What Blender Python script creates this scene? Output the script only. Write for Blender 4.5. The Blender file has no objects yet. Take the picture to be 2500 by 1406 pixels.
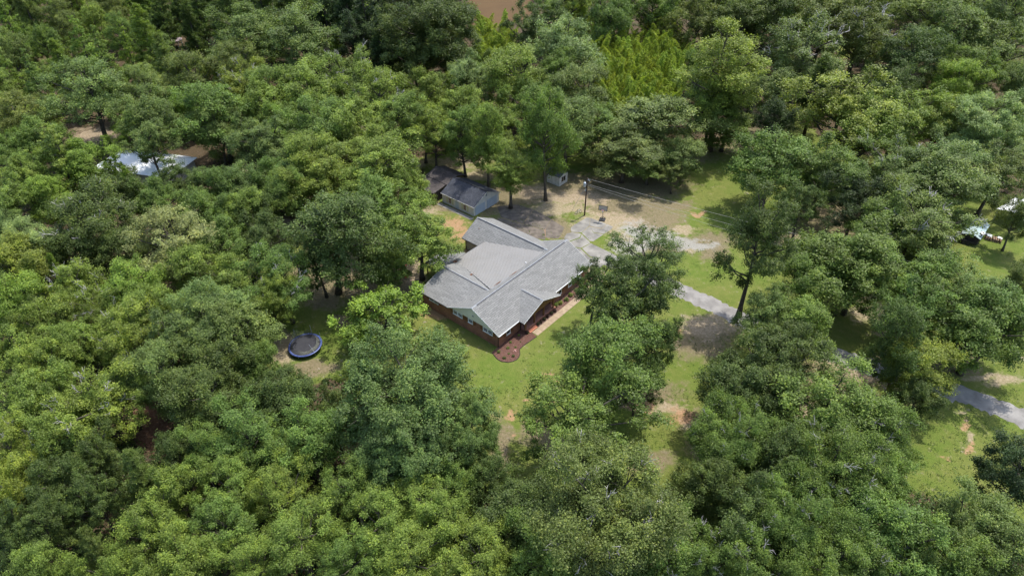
import bpy, math, random
import numpy as np
from mathutils import Vector, Matrix
R = math.radians
S = bpy.context.scene
C = S.collection
rng = np.random.default_rng(11)
random.seed(5)

# ------------------------------------------------------------------ camera, light, exposure
PITCH, CAMH, FOC = 0.66103677, 77.244, 1667.0
cd = bpy.data.cameras.new('camera'); cam = bpy.data.objects.new('camera', cd); C.objects.link(cam)
cam.location = (0, 0, CAMH); cam.rotation_euler = (math.pi/2-PITCH, 0, 0)
cd.sensor_width = 36; cd.lens = 36*FOC/2500; cd.clip_end = 6000; cd.clip_start = 1
S.camera = cam
SUN_AZ, SUN_EL = R(46), R(66)
w = bpy.data.worlds.new('World'); S.world = w; w.use_nodes = True
nt = w.node_tree; nt.nodes.clear()
sky = nt.nodes.new('ShaderNodeTexSky'); sky.sky_type = 'NISHITA'; sky.sun_disc = False
sky.sun_elevation = SUN_EL; sky.sun_rotation = SUN_AZ; sky.air_density = 1.2; sky.dust_density = 2.0; sky.ozone_density = 1.0
bg = nt.nodes.new('ShaderNodeBackground'); bg.inputs[1].default_value = 0.15
wo = nt.nodes.new('ShaderNodeOutputWorld'); nt.links.new(sky.outputs[0], bg.inputs[0]); nt.links.new(bg.outputs[0], wo.inputs[0])
sd = bpy.data.lights.new('sun', 'SUN'); sun = bpy.data.objects.new('sun', sd); C.objects.link(sun)
sd.energy = 2.6; sd.angle = R(0.6); sd.color = (1.0, 0.97, 0.91)
sdir = Vector((math.sin(SUN_AZ)*math.cos(SUN_EL), math.cos(SUN_AZ)*math.cos(SUN_EL), math.sin(SUN_EL)))
sun.rotation_euler = sdir.to_track_quat('Z', 'Y').to_euler(); sun.location = (0, 0, 120)
S.view_settings.view_transform = 'Standard'; S.view_settings.look = 'None'
S.view_settings.exposure = 1.12; S.view_settings.gamma = 1
S.render.engine = 'CYCLES'
S.cycles.max_bounces = 6; S.cycles.transparent_max_bounces = 6; S.cycles.transmission_bounces = 3

# ------------------------------------------------------------------ survey: photograph pixel <-> ground
ct, st = math.cos(PITCH), math.sin(PITCH)
def at(x, y, z=0.0):
    a = (x-1250)/FOC; b = -(y-703)/FOC
    d = np.array([a, ct+b*st, -st+b*ct]); t = (z-CAMH)/d[2]
    return np.array([0, 0, CAMH])+d*t
def depth(P): return P[1]*ct-(P[2]-CAMH)*st
def pj(P):
    x, y, z = P[..., 0], P[..., 1], P[..., 2]-CAMH
    d = np.maximum(y*ct-z*st, 1.0); u = y*st+z*ct
    return 1250+FOC*x/d, 703-FOC*u/d
PH = 0.87077407; HA = np.array([-2.187, 82.621])
UX, VX = np.array([math.cos(PH), math.sin(PH)]), np.array([-math.sin(PH), math.cos(PH)])
def wp(u, v, z=0.0):
    q = HA+UX*u+VX*v
    return Vector((q[0], q[1], z))

# ------------------------------------------------------------------ materials
def mat(name, col, rough=0.7, spec=0.3, metal=0.0, noise=None, bump=None, col2=None, scale=4.0, detail=4.0, fine=None):
    m = bpy.data.materials.new(name); m.use_nodes = True; n = m.node_tree; b = n.nodes['Principled BSDF']
    b.inputs['Roughness'].default_value = rough; b.inputs['Specular IOR Level'].default_value = spec
    b.inputs['Metallic'].default_value = metal
    if col2 is None: col2 = tuple(c*0.7 for c in col)
    tc = n.nodes.new('ShaderNodeTexCoord')
    ns = n.nodes.new('ShaderNodeTexNoise'); ns.inputs['Scale'].default_value = scale; ns.inputs['Detail'].default_value = detail
    n.links.new(tc.outputs['Object'], ns.inputs['Vector'])
    rp = n.nodes.new('ShaderNodeValToRGB'); rp.color_ramp.elements[0].position = 0.35; rp.color_ramp.elements[1].position = 0.65
    rp.color_ramp.elements[0].color = (*col2, 1); rp.color_ramp.elements[1].color = (*col, 1)
    n.links.new(ns.outputs[0], rp.inputs[0]); n.links.new(rp.outputs[0], b.inputs['Base Color'])
    if bump:
        bp = n.nodes.new('ShaderNodeBump'); bp.inputs['Strength'].default_value = bump; bp.inputs['Distance'].default_value = 0.03
        n2 = n.nodes.new('ShaderNodeTexNoise'); n2.inputs['Scale'].default_value = scale*4
        n.links.new(tc.outputs['Object'], n2.inputs['Vector']); n.links.new(n2.outputs[0], bp.inputs['Height']); n.links.new(bp.outputs[0], b.inputs['Normal'])
    return m
def brick_mat(name, c1, c2, mortar, bw, bh, swap=0, msize=0.02, rough=0.85, stain=0.35, sq=0.5):
    """rows of a brick texture laid in the object's own frame. swap 0: x,z (wall); 1: y,z (wall); 2: x,y (roof); 3: y,x (roof)"""
    m = bpy.data.materials.new(name); m.use_nodes = True; n = m.node_tree; b = n.nodes['Principled BSDF']
    b.inputs['Roughness'].default_value = rough; b.inputs['Specular IOR Level'].default_value = 0.2
    tc = n.nodes.new('ShaderNodeTexCoord'); sx = n.nodes.new('ShaderNodeSeparateXYZ'); cx = n.nodes.new('ShaderNodeCombineXYZ')
    n.links.new(tc.outputs['Object'], sx.inputs[0])
    a, c = {0: (0, 2), 1: (1, 2), 2: (0, 1), 3: (1, 0)}[swap]
    n.links.new(sx.outputs[a], cx.inputs[0]); n.links.new(sx.outputs[c], cx.inputs[1])
    if swap < 2:
        ad = n.nodes.new('ShaderNodeMath'); ad.operation = 'ADD'; n.links.new(sx.outputs[0], ad.inputs[0]); n.links.new(sx.outputs[1], ad.inputs[1])
        n.links.new(ad.outputs[0], cx.inputs[0])
    br = n.nodes.new('ShaderNodeTexBrick'); n.links.new(cx.outputs[0], br.inputs['Vector'])
    br.inputs['Scale'].default_value = 1; br.inputs['Brick Width'].default_value = bw; br.inputs['Row Height'].default_value = bh
    br.inputs['Mortar Size'].default_value = msize; br.inputs['Mortar Smooth'].default_value = 0.3
    br.inputs['Color1'].default_value = (*c1, 1); br.inputs['Color2'].default_value = (*c2, 1); br.inputs['Mortar'].default_value = (*mortar, 1)
    ns = n.nodes.new('ShaderNodeTexNoise'); ns.inputs['Scale'].default_value = 0.6; ns.inputs['Detail'].default_value = 6
    n.links.new(tc.outputs['Object'], ns.inputs['Vector'])
    mr = n.nodes.new('ShaderNodeMapRange'); mr.inputs[1].default_value = 0.3; mr.inputs[2].default_value = 0.75
    mr.inputs[3].default_value = 1+stain*0.3; mr.inputs[4].default_value = 1-stain
    n.links.new(ns.outputs[0], mr.inputs[0])
    n3 = n.nodes.new('ShaderNodeTexNoise'); n3.inputs['Scale'].default_value = 9; n3.inputs['Detail'].default_value = 2; n.links.new(tc.outputs['Object'], n3.inputs['Vector'])
    m3 = n.nodes.new('ShaderNodeMapRange'); m3.inputs[1].default_value = 0.3; m3.inputs[2].default_value = 0.7; m3.inputs[3].default_value = 0.88; m3.inputs[4].default_value = 1.12
    n.links.new(n3.outputs[0], m3.inputs[0])
    ml = n.nodes.new('ShaderNodeMath'); ml.operation = 'MULTIPLY'; n.links.new(mr.outputs[0], ml.inputs[0]); n.links.new(m3.outputs[0], ml.inputs[1])
    vm = n.nodes.new('ShaderNodeVectorMath'); vm.operation = 'SCALE'
    n.links.new(br.outputs['Color'], vm.inputs[0]); n.links.new(ml.outputs[0], vm.inputs['Scale']); n.links.new(vm.outputs[0], b.inputs['Base Color'])
    bp = n.nodes.new('ShaderNodeBump'); bp.inputs['Strength'].default_value = 0.6; bp.inputs['Distance'].default_value = 0.02; bp.invert = True
    n.links.new(br.outputs['Fac'], bp.inputs['Height']); n.links.new(bp.outputs[0], b.inputs['Normal'])
    return m
M = {}
M['brick'] = brick_mat('red_brown_brick', (0.44, 0.205, 0.125), (0.32, 0.145, 0.09), (0.16, 0.12, 0.10), 0.24, 0.09, 0, 0.012)
M['sh_u'] = brick_mat('grey_shingles_u', (0.22, 0.217, 0.205), (0.168, 0.166, 0.157), (0.075, 0.075, 0.072), 1.1, 0.29, 2, 0.022, 0.9, 0.07)
M['sh_v'] = brick_mat('grey_shingles_v', (0.22, 0.217, 0.205), (0.168, 0.166, 0.157), (0.075, 0.075, 0.072), 1.1, 0.29, 3, 0.022, 0.9, 0.07)
M['sh_dark'] = brick_mat('charcoal_shingles', (0.075, 0.08, 0.095), (0.05, 0.054, 0.065), (0.03, 0.03, 0.035), 0.42, 0.22, 3, 0.02, 0.9, 0.3)
M['sh_brown'] = brick_mat('weathered_brown_shingles', (0.10, 0.085, 0.08), (0.065, 0.055, 0.05), (0.03, 0.03, 0.03), 0.42, 0.22, 3, 0.02, 0.9, 0.4)
M['ridgecap'] = mat('ridge_cap_grey', (0.30, 0.31, 0.32), 0.9, 0.2, scale=3)
M['ridgeline'] = mat('dark_vent_grey', (0.10, 0.10, 0.11), 0.9, 0.2, scale=3)  # dark grey of the ridge vents and one vent pipe
M['metal'] = mat('light_beige_metal_roof', (0.29, 0.28, 0.262), 0.7, 0.15, 0.0, scale=0.5, col2=(0.262, 0.252, 0.236), detail=8)
M['ribmetal'] = mat('metal_roof_rib', (0.215, 0.207, 0.195), 0.7, 0.15, scale=1, col2=(0.23, 0.21, 0.185))  # ribs a little darker than the roof sheet
M['white'] = mat('white_trim', (0.72, 0.72, 0.70), 0.5, 0.3, scale=2, col2=(0.62, 0.62, 0.6))
M['gable'] = mat('pale_green_siding', (0.72, 0.69, 0.55), 0.6, 0.3, scale=1.0, col2=(0.67, 0.64, 0.51))
M['wood'] = mat('brown_stained_wood', (0.25, 0.135, 0.055), 0.7, 0.3, scale=3, col2=(0.17, 0.09, 0.035))
M['shutter'] = mat('shutter_wood', (0.19, 0.09, 0.035), 0.7, 0.3, scale=6, col2=(0.12, 0.055, 0.022))
M['glass'] = mat('dark_glass', (0.02, 0.025, 0.03), 0.08, 0.8, scale=1, col2=(0.015, 0.018, 0.02))
M['black'] = mat('black_metal', (0.02, 0.02, 0.022), 0.5, 0.4, scale=3)
M['porchfloor'] = brick_mat('porch_brick_floor', (0.40, 0.20, 0.15), (0.32, 0.16, 0.12), (0.2, 0.16, 0.13), 0.24, 0.12, 2, 0.012)
M['step'] = mat('orange_brick_step', (0.42, 0.17, 0.10), 0.85, 0.2, scale=7, col2=(0.3, 0.12, 0.08))
M['concrete'] = mat('tan_concrete', (0.34, 0.26, 0.175), 0.85, 0.2, scale=1.4, col2=(0.26, 0.195, 0.13), detail=8, bump=0.2)
M['slab'] = mat('cracked_grey_concrete', (0.25, 0.235, 0.205), 0.9, 0.15, scale=0.5, col2=(0.14, 0.132, 0.118), detail=10, bump=0.2)
M['apron'] = mat('worn_brown_concrete', (0.155, 0.13, 0.105), 0.9, 0.15, scale=0.9, col2=(0.095, 0.08, 0.065), detail=10, bump=0.2)
M['asphalt'] = mat('old_grey_asphalt', (0.265, 0.25, 0.23), 0.9, 0.2, scale=0.5, col2=(0.16, 0.15, 0.138), detail=10, bump=0.3)
M['mulch'] = mat('reddish_mulch', (0.20, 0.13, 0.105), 0.95, 0.1, scale=9, col2=(0.11, 0.068, 0.055), bump=0.8)
M['deck'] = mat('deck_boards', (0.26, 0.17, 0.09), 0.8, 0.2, scale=2, col2=(0.19, 0.12, 0.065))
M['beige'] = mat('beige_siding', (0.42, 0.38, 0.32), 0.7, 0.2, scale=1, col2=(0.36, 0.33, 0.28))
M['pale'] = mat('pale_grey_siding', (0.62, 0.59, 0.54), 0.7, 0.2, scale=0.8, col2=(0.52, 0.5, 0.46), detail=6)
M['cream'] = mat('cream_shutter', (0.52, 0.50, 0.32), 0.7, 0.2, scale=1, col2=(0.46, 0.44, 0.28))
M['door'] = mat('grey_panel_door', (0.40, 0.45, 0.50), 0.6, 0.3, scale=1, col2=(0.36, 0.4, 0.45))
M['whitepaint'] = mat('weathered_white_paint', (0.58, 0.57, 0.52), 0.75, 0.2, scale=2.5, col2=(0.42, 0.41, 0.37), detail=8)
M['oldwood'] = mat('old_yellow_wood', (0.2, 0.14, 0.06), 0.8, 0.2, scale=2.5, col2=(0.1, 0.07, 0.03), detail=6)
M['darkwood'] = mat('dark_weathered_wood', (0.06, 0.05, 0.035), 0.85, 0.2, scale=2.5, col2=(0.03, 0.026, 0.02), detail=6)
M['whiteroof'] = mat('white_metal_roof', (0.8, 0.8, 0.8), 0.4, 0.4, scale=0.6, col2=(0.74, 0.75, 0.76))
M['bark'] = mat('bark', (0.11, 0.095, 0.075), 0.9, 0.15, scale=4, col2=(0.05, 0.042, 0.033), bump=0.8)
M['deadbark'] = mat('bare_grey_branch', (0.46, 0.44, 0.41), 0.85, 0.15, scale=4, col2=(0.24, 0.22, 0.2))
M['pole'] = mat('creosote_pole', (0.07, 0.045, 0.035), 0.85, 0.2, scale=5)
M['steel'] = mat('galvanised_steel', (0.45, 0.48, 0.52), 0.4, 0.5, 0.5, scale=3, col2=(0.36, 0.4, 0.44))
M['wire'] = mat('aluminium_wire', (0.36, 0.345, 0.33), 0.5, 0.5, 0.2, scale=1)
M['yellow'] = mat('yellow_guard', (0.6, 0.5, 0.12), 0.6, 0.3, scale=2)
M['orange'] = mat('orange_rim', (0.6, 0.1, 0.04), 0.5, 0.3, scale=2)
M['red'] = mat('red_plastic', (0.55, 0.06, 0.05), 0.5, 0.3, scale=2)
M['bluepad'] = mat('blue_vinyl_pad', (0.075, 0.105, 0.26), 0.4, 0.5, scale=2, col2=(0.03, 0.05, 0.16))
M['matgrey'] = mat('trampoline_bed', (0.045, 0.045, 0.05), 0.8, 0.15, scale=1.5, col2=(0.035, 0.035, 0.04))
M['green_tarp'] = mat('dark_green_tarp', (0.025, 0.11, 0.115), 0.6, 0.3, scale=3, col2=(0.015, 0.07, 0.075))
M['greenroof'] = mat('grey_green_metal', (0.34, 0.42, 0.42), 0.5, 0.4, 0.1, scale=0.8, col2=(0.28, 0.36, 0.36))
M['pinkroof'] = mat('faded_pink_grey_roof', (0.33, 0.26, 0.26), 0.7, 0.3, scale=1.2, col2=(0.26, 0.2, 0.21))
M['debris'] = mat('brown_leaf_debris', (0.19, 0.09, 0.05), 0.95, 0.1, scale=9, col2=(0.12, 0.055, 0.03))
M['gravel'] = mat('pale_gravel', (0.52, 0.50, 0.47), 0.9, 0.2, scale=2, col2=(0.36, 0.35, 0.33))
M['chip'] = mat('mulch_chip', (0.2, 0.10, 0.075), 0.95, 0.1, scale=30, col2=(0.08, 0.04, 0.03))
M['log'] = mat('cut_logs', (0.36, 0.25, 0.17), 0.85, 0.2, scale=5, col2=(0.14, 0.08, 0.06))
M['pink'] = mat('pink_petals', (0.75, 0.28, 0.25), 0.6, 0.2, scale=9, col2=(0.8, 0.6, 0.55))

def net_mat():
    m = bpy.data.materials.new('safety_net'); m.use_nodes = True; n = m.node_tree; b = n.nodes['Principled BSDF']
    b.inputs['Base Color'].default_value = (0.16, 0.17, 0.13, 1); b.inputs['Roughness'].default_value = 0.8; b.inputs['Alpha'].default_value = 0.38
    return m
M['net'] = net_mat()
def water_mat():
    m = mat('muddy_water', (0.105, 0.068, 0.036), 0.9, 0.02, scale=0.08, col2=(0.092, 0.06, 0.034), bump=0.15)
    return m
M['water'] = water_mat()
def leaf_mat(name, base=None, trans=0.36, rough=0.5, spec=0.25):
    m = bpy.data.materials.new(name); m.use_nodes = True; n = m.node_tree; n.nodes.clear()
    out = n.nodes.new('ShaderNodeOutputMaterial'); b = n.nodes.new('ShaderNodeBsdfPrincipled'); t = n.nodes.new('ShaderNodeBsdfTranslucent'); mx = n.nodes.new('ShaderNodeMixShader')
    oi = n.nodes.new('ShaderNodeObjectInfo'); at_ = n.nodes.new('ShaderNodeAttribute'); at_.attribute_name = 'tint'
    tc = n.nodes.new('ShaderNodeTexCoord'); ns = n.nodes.new('ShaderNodeTexNoise'); ns.inputs['Scale'].default_value = 0.35; ns.inputs['Detail'].default_value = 3
    n.links.new(tc.outputs['Object'], ns.inputs['Vector'])
    # brightness per leaf x clump
    mr = n.nodes.new('ShaderNodeMapRange'); mr.inputs[3].default_value = 0.52; mr.inputs[4].default_value = 1.5; n.links.new(at_.outputs['Fac'], mr.inputs[0])
    m2 = n.nodes.new('ShaderNodeMapRange'); m2.inputs[1].default_value = 0.3; m2.inputs[2].default_value = 0.7; m2.inputs[3].default_value = 0.75; m2.inputs[4].default_value = 1.3; n.links.new(ns.outputs[0], m2.inputs[0])
    ml = n.nodes.new('ShaderNodeMath'); ml.operation = 'MULTIPLY'; n.links.new(mr.outputs[0], ml.inputs[0]); n.links.new(m2.outputs[0], ml.inputs[1])
    vm = n.nodes.new('ShaderNodeVectorMath'); vm.operation = 'SCALE'
    if base:
        rgb = n.nodes.new('ShaderNodeRGB'); rgb.outputs[0].default_value = (*base, 1); n.links.new(rgb.outputs[0], vm.inputs[0])
    else:
        n.links.new(oi.outputs['Color'], vm.inputs[0])
    n.links.new(ml.outputs[0], vm.inputs['Scale'])
    yl = n.nodes.new('ShaderNodeMix'); yl.data_type = 'RGBA'; yl.blend_type = 'MULTIPLY'; yl.inputs['B'].default_value = (1.25, 1.08, 0.8, 1)
    n.links.new(vm.outputs[0], yl.inputs['A'])
    m4 = n.nodes.new('ShaderNodeMapRange'); m4.inputs[1].default_value = 0.6; m4.inputs[2].default_value = 1.0; n.links.new(at_.outputs['Fac'], m4.inputs[0]); n.links.new(m4.outputs[0], yl.inputs['Factor'])
    col = yl.outputs['Result']
    n.links.new(col, b.inputs['Base Color']); b.inputs['Roughness'].default_value = rough; b.inputs['Specular IOR Level'].default_value = spec
    tm = n.nodes.new('ShaderNodeVectorMath'); tm.operation = 'MULTIPLY'; tm.inputs[1].default_value = (1.25, 1.35, 0.6); n.links.new(col, tm.inputs[0]); n.links.new(tm.outputs[0], t.inputs['Color'])
    mx.inputs[0].default_value = trans; n.links.new(b.outputs[0], mx.inputs[1]); n.links.new(t.outputs[0], mx.inputs[2]); n.links.new(mx.outputs[0], out.inputs[0])
    return m
M['leaf'] = leaf_mat('leaves')
M['weed'] = leaf_mat('weed_leaves', (0.10, 0.15, 0.026))
M['undergrowth'] = leaf_mat('undergrowth_leaves', (0.05, 0.085, 0.022))

# ------------------------------------------------------------------ object helpers
def tag(o, label=None, cat=None, group=None, kind=None):
    if label: o['label'] = label
    if cat: o['category'] = cat
    if group: o['group'] = group
    if kind: o['kind'] = kind
    return o
def empty(name, loc, rz=0, label=None, cat=None, group=None):
    o = bpy.data.objects.new(name, None); C.objects.link(o); o.location = loc; o.rotation_euler = (0, 0, rz); o.empty_display_size = 0.3
    return tag(o, label, cat, group)
class MB:
    def __init__(s): s.v = []; s.f = []
    def box(s, x0, x1, y0, y1, z0, z1):
        k = len(s.v); s.v += [(x0, y0, z0), (x1, y0, z0), (x1, y1, z0), (x0, y1, z0), (x0, y0, z1), (x1, y0, z1), (x1, y1, z1), (x0, y1, z1)]
        s.f += [tuple(k+i for i in q) for q in ((3, 2, 1, 0), (4, 5, 6, 7), (0, 1, 5, 4), (1, 2, 6, 5), (2, 3, 7, 6), (3, 0, 4, 7))]; return s
    def slab(s, pts, t):
        """pts: top outline (counter-clockwise from above), t thickness downwards"""
        k = len(s.v); n = len(pts)
        s.v += [tuple(p) for p in pts]+[(p[0], p[1], p[2]-t) for p in pts]
        s.f.append(tuple(range(k, k+n))); s.f.append(tuple(range(k+2*n-1, k+n-1, -1)))
        for i in range(n):
            j = (i+1) % n; s.f.append((k+i, k+n+i, k+n+j, k+j))
        return s
    def extr(s, pts, d):
        """closed outline pushed along vector d"""
        k = len(s.v); n = len(pts)
        s.v += [tuple(p) for p in pts]+[(p[0]+d[0], p[1]+d[1], p[2]+d[2]) for p in pts]
        s.f.append(tuple(range(k+n-1, k-1, -1))); s.f.append(tuple(range(k+n, k+2*n)))
        for i in range(n):
            j = (i+1) % n; s.f.append((k+i, k+j, k+n+j, k+n+i))
        return s
    def tube(s, pts, rad, n=6, cap=True):
        pts = [Vector(p) for p in pts]
        if not hasattr(rad, '__len__'): rad = [rad]*len(pts)
        k0 = len(s.v); up = Vector((0.13, 0.27, 1)).normalized()
        for i, p in enumerate(pts):
            d = (pts[min(i+1, len(pts)-1)]-pts[max(i-1, 0)])
            if d.length < 1e-6: d = Vector((0, 0, 1))
            d.normalize(); a = d.cross(up)
            if a.length < 0.1: a = d.cross(Vector((1, 0, 0)))
            a.normalize(); b = d.cross(a)
            for j in range(n):
                t = 2*math.pi*j/n; s.v.append(tuple(p+(a*math.cos(t)+b*math.sin(t))*rad[i]))
        for i in range(len(pts)-1):
            for j in range(n):
                q = (j+1) % n; s.f.append((k0+i*n+j, k0+i*n+q, k0+(i+1)*n+q, k0+(i+1)*n+j))
        if cap:
            s.f.append(tuple(k0+j for j in range(n-1, -1, -1))); e = k0+(len(pts)-1)*n; s.f.append(tuple(e+j for j in range(n)))
        return s
    def quad(s, *p):
        k = len(s.v); s.v += [tuple(q) for q in p]; s.f.append(tuple(range(k, k+len(p)))); return s
    def lathe(s, prof, n=16, c=(0, 0)):
        k = len(s.v)
        for (r, z) in prof:
            for j in range(n):
                t = 2*math.pi*j/n; s.v.append((c[0]+r*math.cos(t), c[1]+r*math.sin(t), z))
        for i in range(len(prof)-1):
            for j in range(n):
                q = (j+1) % n; s.f.append((k+i*n+j, k+i*n+q, k+(i+1)*n+q, k+(i+1)*n+j))
        return s
    def build(s, name, m, parent=None, smooth=False):
        me = bpy.data.meshes.new(name); me.from_pydata(s.v, [], s.f); me.update()
        if smooth: me.polygons.foreach_set('use_smooth', [True]*len(me.polygons))
        me.materials.append(m if not isinstance(m, str) else M[m])
        o = bpy.data.objects.new(name, me); C.objects.link(o)
        if parent: o.parent = parent
        return o
def B(*a): return MB().box(*a)

# ------------------------------------------------------------------ the ground: lawn, bare earth, forest floor
def inpoly(px, py, poly):
    c = np.zeros(px.shape, bool); n = len(poly)
    for i in range(n):
        x0, y0 = poly[i]; x1, y1 = poly[(i+1) % n]
        if y0 == y1: continue
        k = ((y0 > py) != (y1 > py)) & (px < (x1-x0)*(py-y0)/(y1-y0)+x0); c ^= k
    return c
YARD = [(630, 585), (735, 545), (900, 560), (1000, 520), (1040, 430), (1000, 380), (1200, 365), (1300, 335), (1480, 325), (1640, 350), (1760, 330), (1850, 280), (1960, 300),
        (2060, 380), (2200, 380), (2380, 470), (2600, 520), (2600, 1330), (2330, 1230), (2200, 1180), (2000, 1160), (1800, 1250), (1640, 1330), (1350, 1330), (1230, 1200), (1120, 1240), (1000, 1000), (860, 930), (760, 935), (640, 880)]
# (px, py, rx, ry, kind): t tan earth, r red clay, b brown earth and lawn shade painted brown, g pale gravel, o lawn patch
BLOB = [(1120, 395, 95, 26, 't'), (1010, 400, 50, 20, 't'), (1180, 430, 60, 20, 't'), (610, 402, 34, 16, 't'), (230, 330, 75, 24, 't'), (1370, 485, 70, 20, 't'), (1440, 480, 60, 20, 't'), (1400, 510, 45, 16, 't'),
        (1300, 470, 60, 22, 't'), (1500, 500, 80, 26, 'b'), (1480, 470, 70, 22, 'b'), (1520, 545, 70, 20, 't'), (1470, 520, 40, 14, 't'), (1520, 583, 45, 26, 't'), (1560, 560, 60, 20, 'g'), (1545, 600, 60, 25, 'g'), (1600, 575, 60, 24, 'g'), (1650, 585, 60, 18, 'g'), (1670, 556, 36, 12, 't'),
        (1700, 600, 70, 14, 'g'), (1750, 615, 45, 22, 'b'), (1700, 520, 30, 7, 'r'), (1680, 612, 20, 8, 't'), (1590, 455, 110, 26, 'b'), (1640, 500, 60, 18, 'b'), (720, 560, 60, 36, 't'), (705, 545, 30, 16, 't'), (800, 660, 110, 70, 'b'), (790, 730, 60, 36, 'b'), (900, 700, 100, 50, 'b'),
        (685, 850, 40, 44, 't'), (980, 690, 60, 50, 'b'), (1010, 680, 40, 30, 't'), (1000, 650, 40, 26, 't'), (960, 730, 60, 30, 'b'), (1110, 545, 45, 28, 'r'), (1145, 565, 30, 30, 'r'), (1130, 575, 40, 16, 'r'), (1070, 505, 70, 12, 'b'), (1040, 520, 40, 12, 't'),
        (1230, 505, 60, 26, 'b'), (1290, 530, 50, 26, 'b'), (1250, 545, 60, 18, 'b'), (1320, 575, 35, 12, 'r'), (1345, 918, 28, 8, 'r'), (1355, 945, 26, 16, 'r'), (1330, 972, 44, 12, 'r'), (1268, 965, 10, 5, 'r'), (1245, 1018, 18, 14, 'r'), (1240, 1064, 10, 5, 'r'), (1300, 1060, 50, 34, 'b'),
        (1450, 950, 60, 20, 'r'), (1560, 985, 60, 24, 'r'), (1630, 1000, 70, 22, 't'), (1665, 1020, 45, 34, 'r'), (1670, 1050, 30, 16, 't'), (1730, 800, 100, 34, 't'), (1700, 830, 60, 30, 'b'), (1640, 815, 30, 12, 'r'), (1780, 780, 50, 16, 't'), (1850, 800, 60, 14, 't'),
        (2130, 765, 80, 26, 't'), (2170, 800, 50, 20, 't'), (2270, 860, 110, 24, 't'), (2330, 890, 70, 26, 'b'), (2390, 920, 60, 10, 't'), (2450, 935, 60, 14, 't'), (2500, 880, 30, 14, 't'), (2330, 1012, 14, 8, 't'), (2345, 1035, 26, 16, 'r'), (2350, 1065, 16, 26, 't'), (2360, 1095, 18, 14, 'r'), (2300, 1120, 16, 10, 'r'),
        (1960, 580, 100, 26, 'b'), (2020, 640, 90, 50, 'b'), (1960, 580, 40, 9, 't'), (1480, 545, 90, 34, 't'), (1590, 535, 90, 30, 'b'), (1700, 590, 110, 26, 'b'), (1420, 460, 130, 40, 'b'), (1560, 500, 120, 46, 'b'), (1250, 480, 110, 34, 'b'), (1620, 600, 90, 24, 'b'), (1350, 560, 60, 30, 'b'), (1560, 440, 120, 24, 'b'), (1720, 830, 90, 50, 'b'), (1560, 960, 130, 40, 'b'), (1400, 1090, 100, 40, 'b'), (1720, 1060, 60, 60, 'b'), (1580, 1120, 80, 30, 'b'), (2200, 900, 120, 50, 'b'), (760, 900, 80, 20, 'b'), (1220, 1100, 30, 90, 'b'), (2060, 600, 120, 50, 'b'), (2040, 530, 110, 40, 'b'), (2080, 710, 60, 26, 'b'), (1800, 340, 90, 34, 'b'), (1850, 300, 80, 30, 'b'), (1700, 365, 50, 16, 'b'), (2470, 420, 60, 26, 'b'),
        (1600, 380, 150, 26, 'b'), (1470, 345, 60, 12, 'b'), (1480, 370, 50, 14, 't'), (1350, 510, 60, 22, 't'), (1400, 440, 60, 16, 'b'), (2130, 900, 110, 30, 't'), (2050, 880, 60, 14, 't'), (2000, 940, 140, 60, 'b'), (1960, 1010, 120, 50, 't'), (2150, 1000, 80, 40, 'b'), (1710, 1080, 30, 34, 't'),
        (2000, 1250, 200, 80, 'b'), (370, 1040, 60, 70, 'k'), (395, 1090, 30, 30, 'k'), (280, 880, 40, 20, 't'), (350, 870, 30, 16, 't'), (940, 185, 60, 12, 'b'), (885, 182, 30, 8, 'o'), (2100, 115, 60, 30, 'o'), (2310, 215, 40, 20, 'o'), (2060, 420, 70, 30, 'o'), (2000, 440, 60, 20, 'o'), (900, 205, 30, 10, 'o'), (680, 385, 40, 16, 'o'), (790, 315, 40, 16, 'o'),
        (2160, 220, 30, 14, 'o'), (270, 345, 26, 8, 'o'), (460, 90, 12, 10, 'r'), (830, 790, 30, 16, 'b'), (1090, 720, 40, 10, 'r'), (1070, 770, 50, 20, 'r')]
def noise2(x, y, s, seed):
    r = np.random.default_rng(seed); t = r.random((64, 64))
    xi = np.asarray(x)/s; yi = np.asarray(y)/s; x0 = np.floor(xi).astype(int); y0 = np.floor(yi).astype(int); fx = xi-x0; fy = yi-y0
    fx = fx*fx*(3-2*fx); fy = fy*fy*(3-2*fy)
    g = lambda a, b: t[a % 64, b % 64]
    return (g(x0, y0)*(1-fx)+g(x0+1, y0)*fx)*(1-fy)+(g(x0, y0+1)*(1-fx)+g(x0+1, y0+1)*fx)*fy
def ground_masks(x, y):
    P = np.stack([x, np.maximum(y, 5.0), np.zeros_like(x)], -1)
    px, py = pj(P)
    sc = 120.0/np.maximum(depth_arr(P), 30)
    jx = (noise2(x, y, 3.1, 1)-.5)*26*sc+(noise2(x, y, 1.1, 2)-.5)*14*sc; jy = (noise2(x, y, 3.3, 3)-.5)*18*sc+(noise2(x, y, 1.2, 4)-.5)*10*sc
    jx += (noise2(x, y, 9, 8)-.5)*20*sc; jy += (noise2(x, y, 9, 9)-.5)*14*sc
    qx, qy = px+jx, py+jy
    yard = inpoly(qx, qy, YARD).astype(float)
    m = {k: np.zeros_like(x) for k in 'trbgk'}
    for (bx, by, rx, ry, k) in BLOB:
        d = np.sqrt(((qx-bx)/rx)**2+((qy-by)/ry)**2); f = np.clip((1.3-d)/0.95, 0, 1)
        if k == 'o': yard = np.maximum(yard, (d < 1).astype(float))
        else: m[k] = np.maximum(m[k], f)
    return yard, m
def depth_arr(P): return P[..., 1]*ct-(P[..., 2]-CAMH)*st
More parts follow.
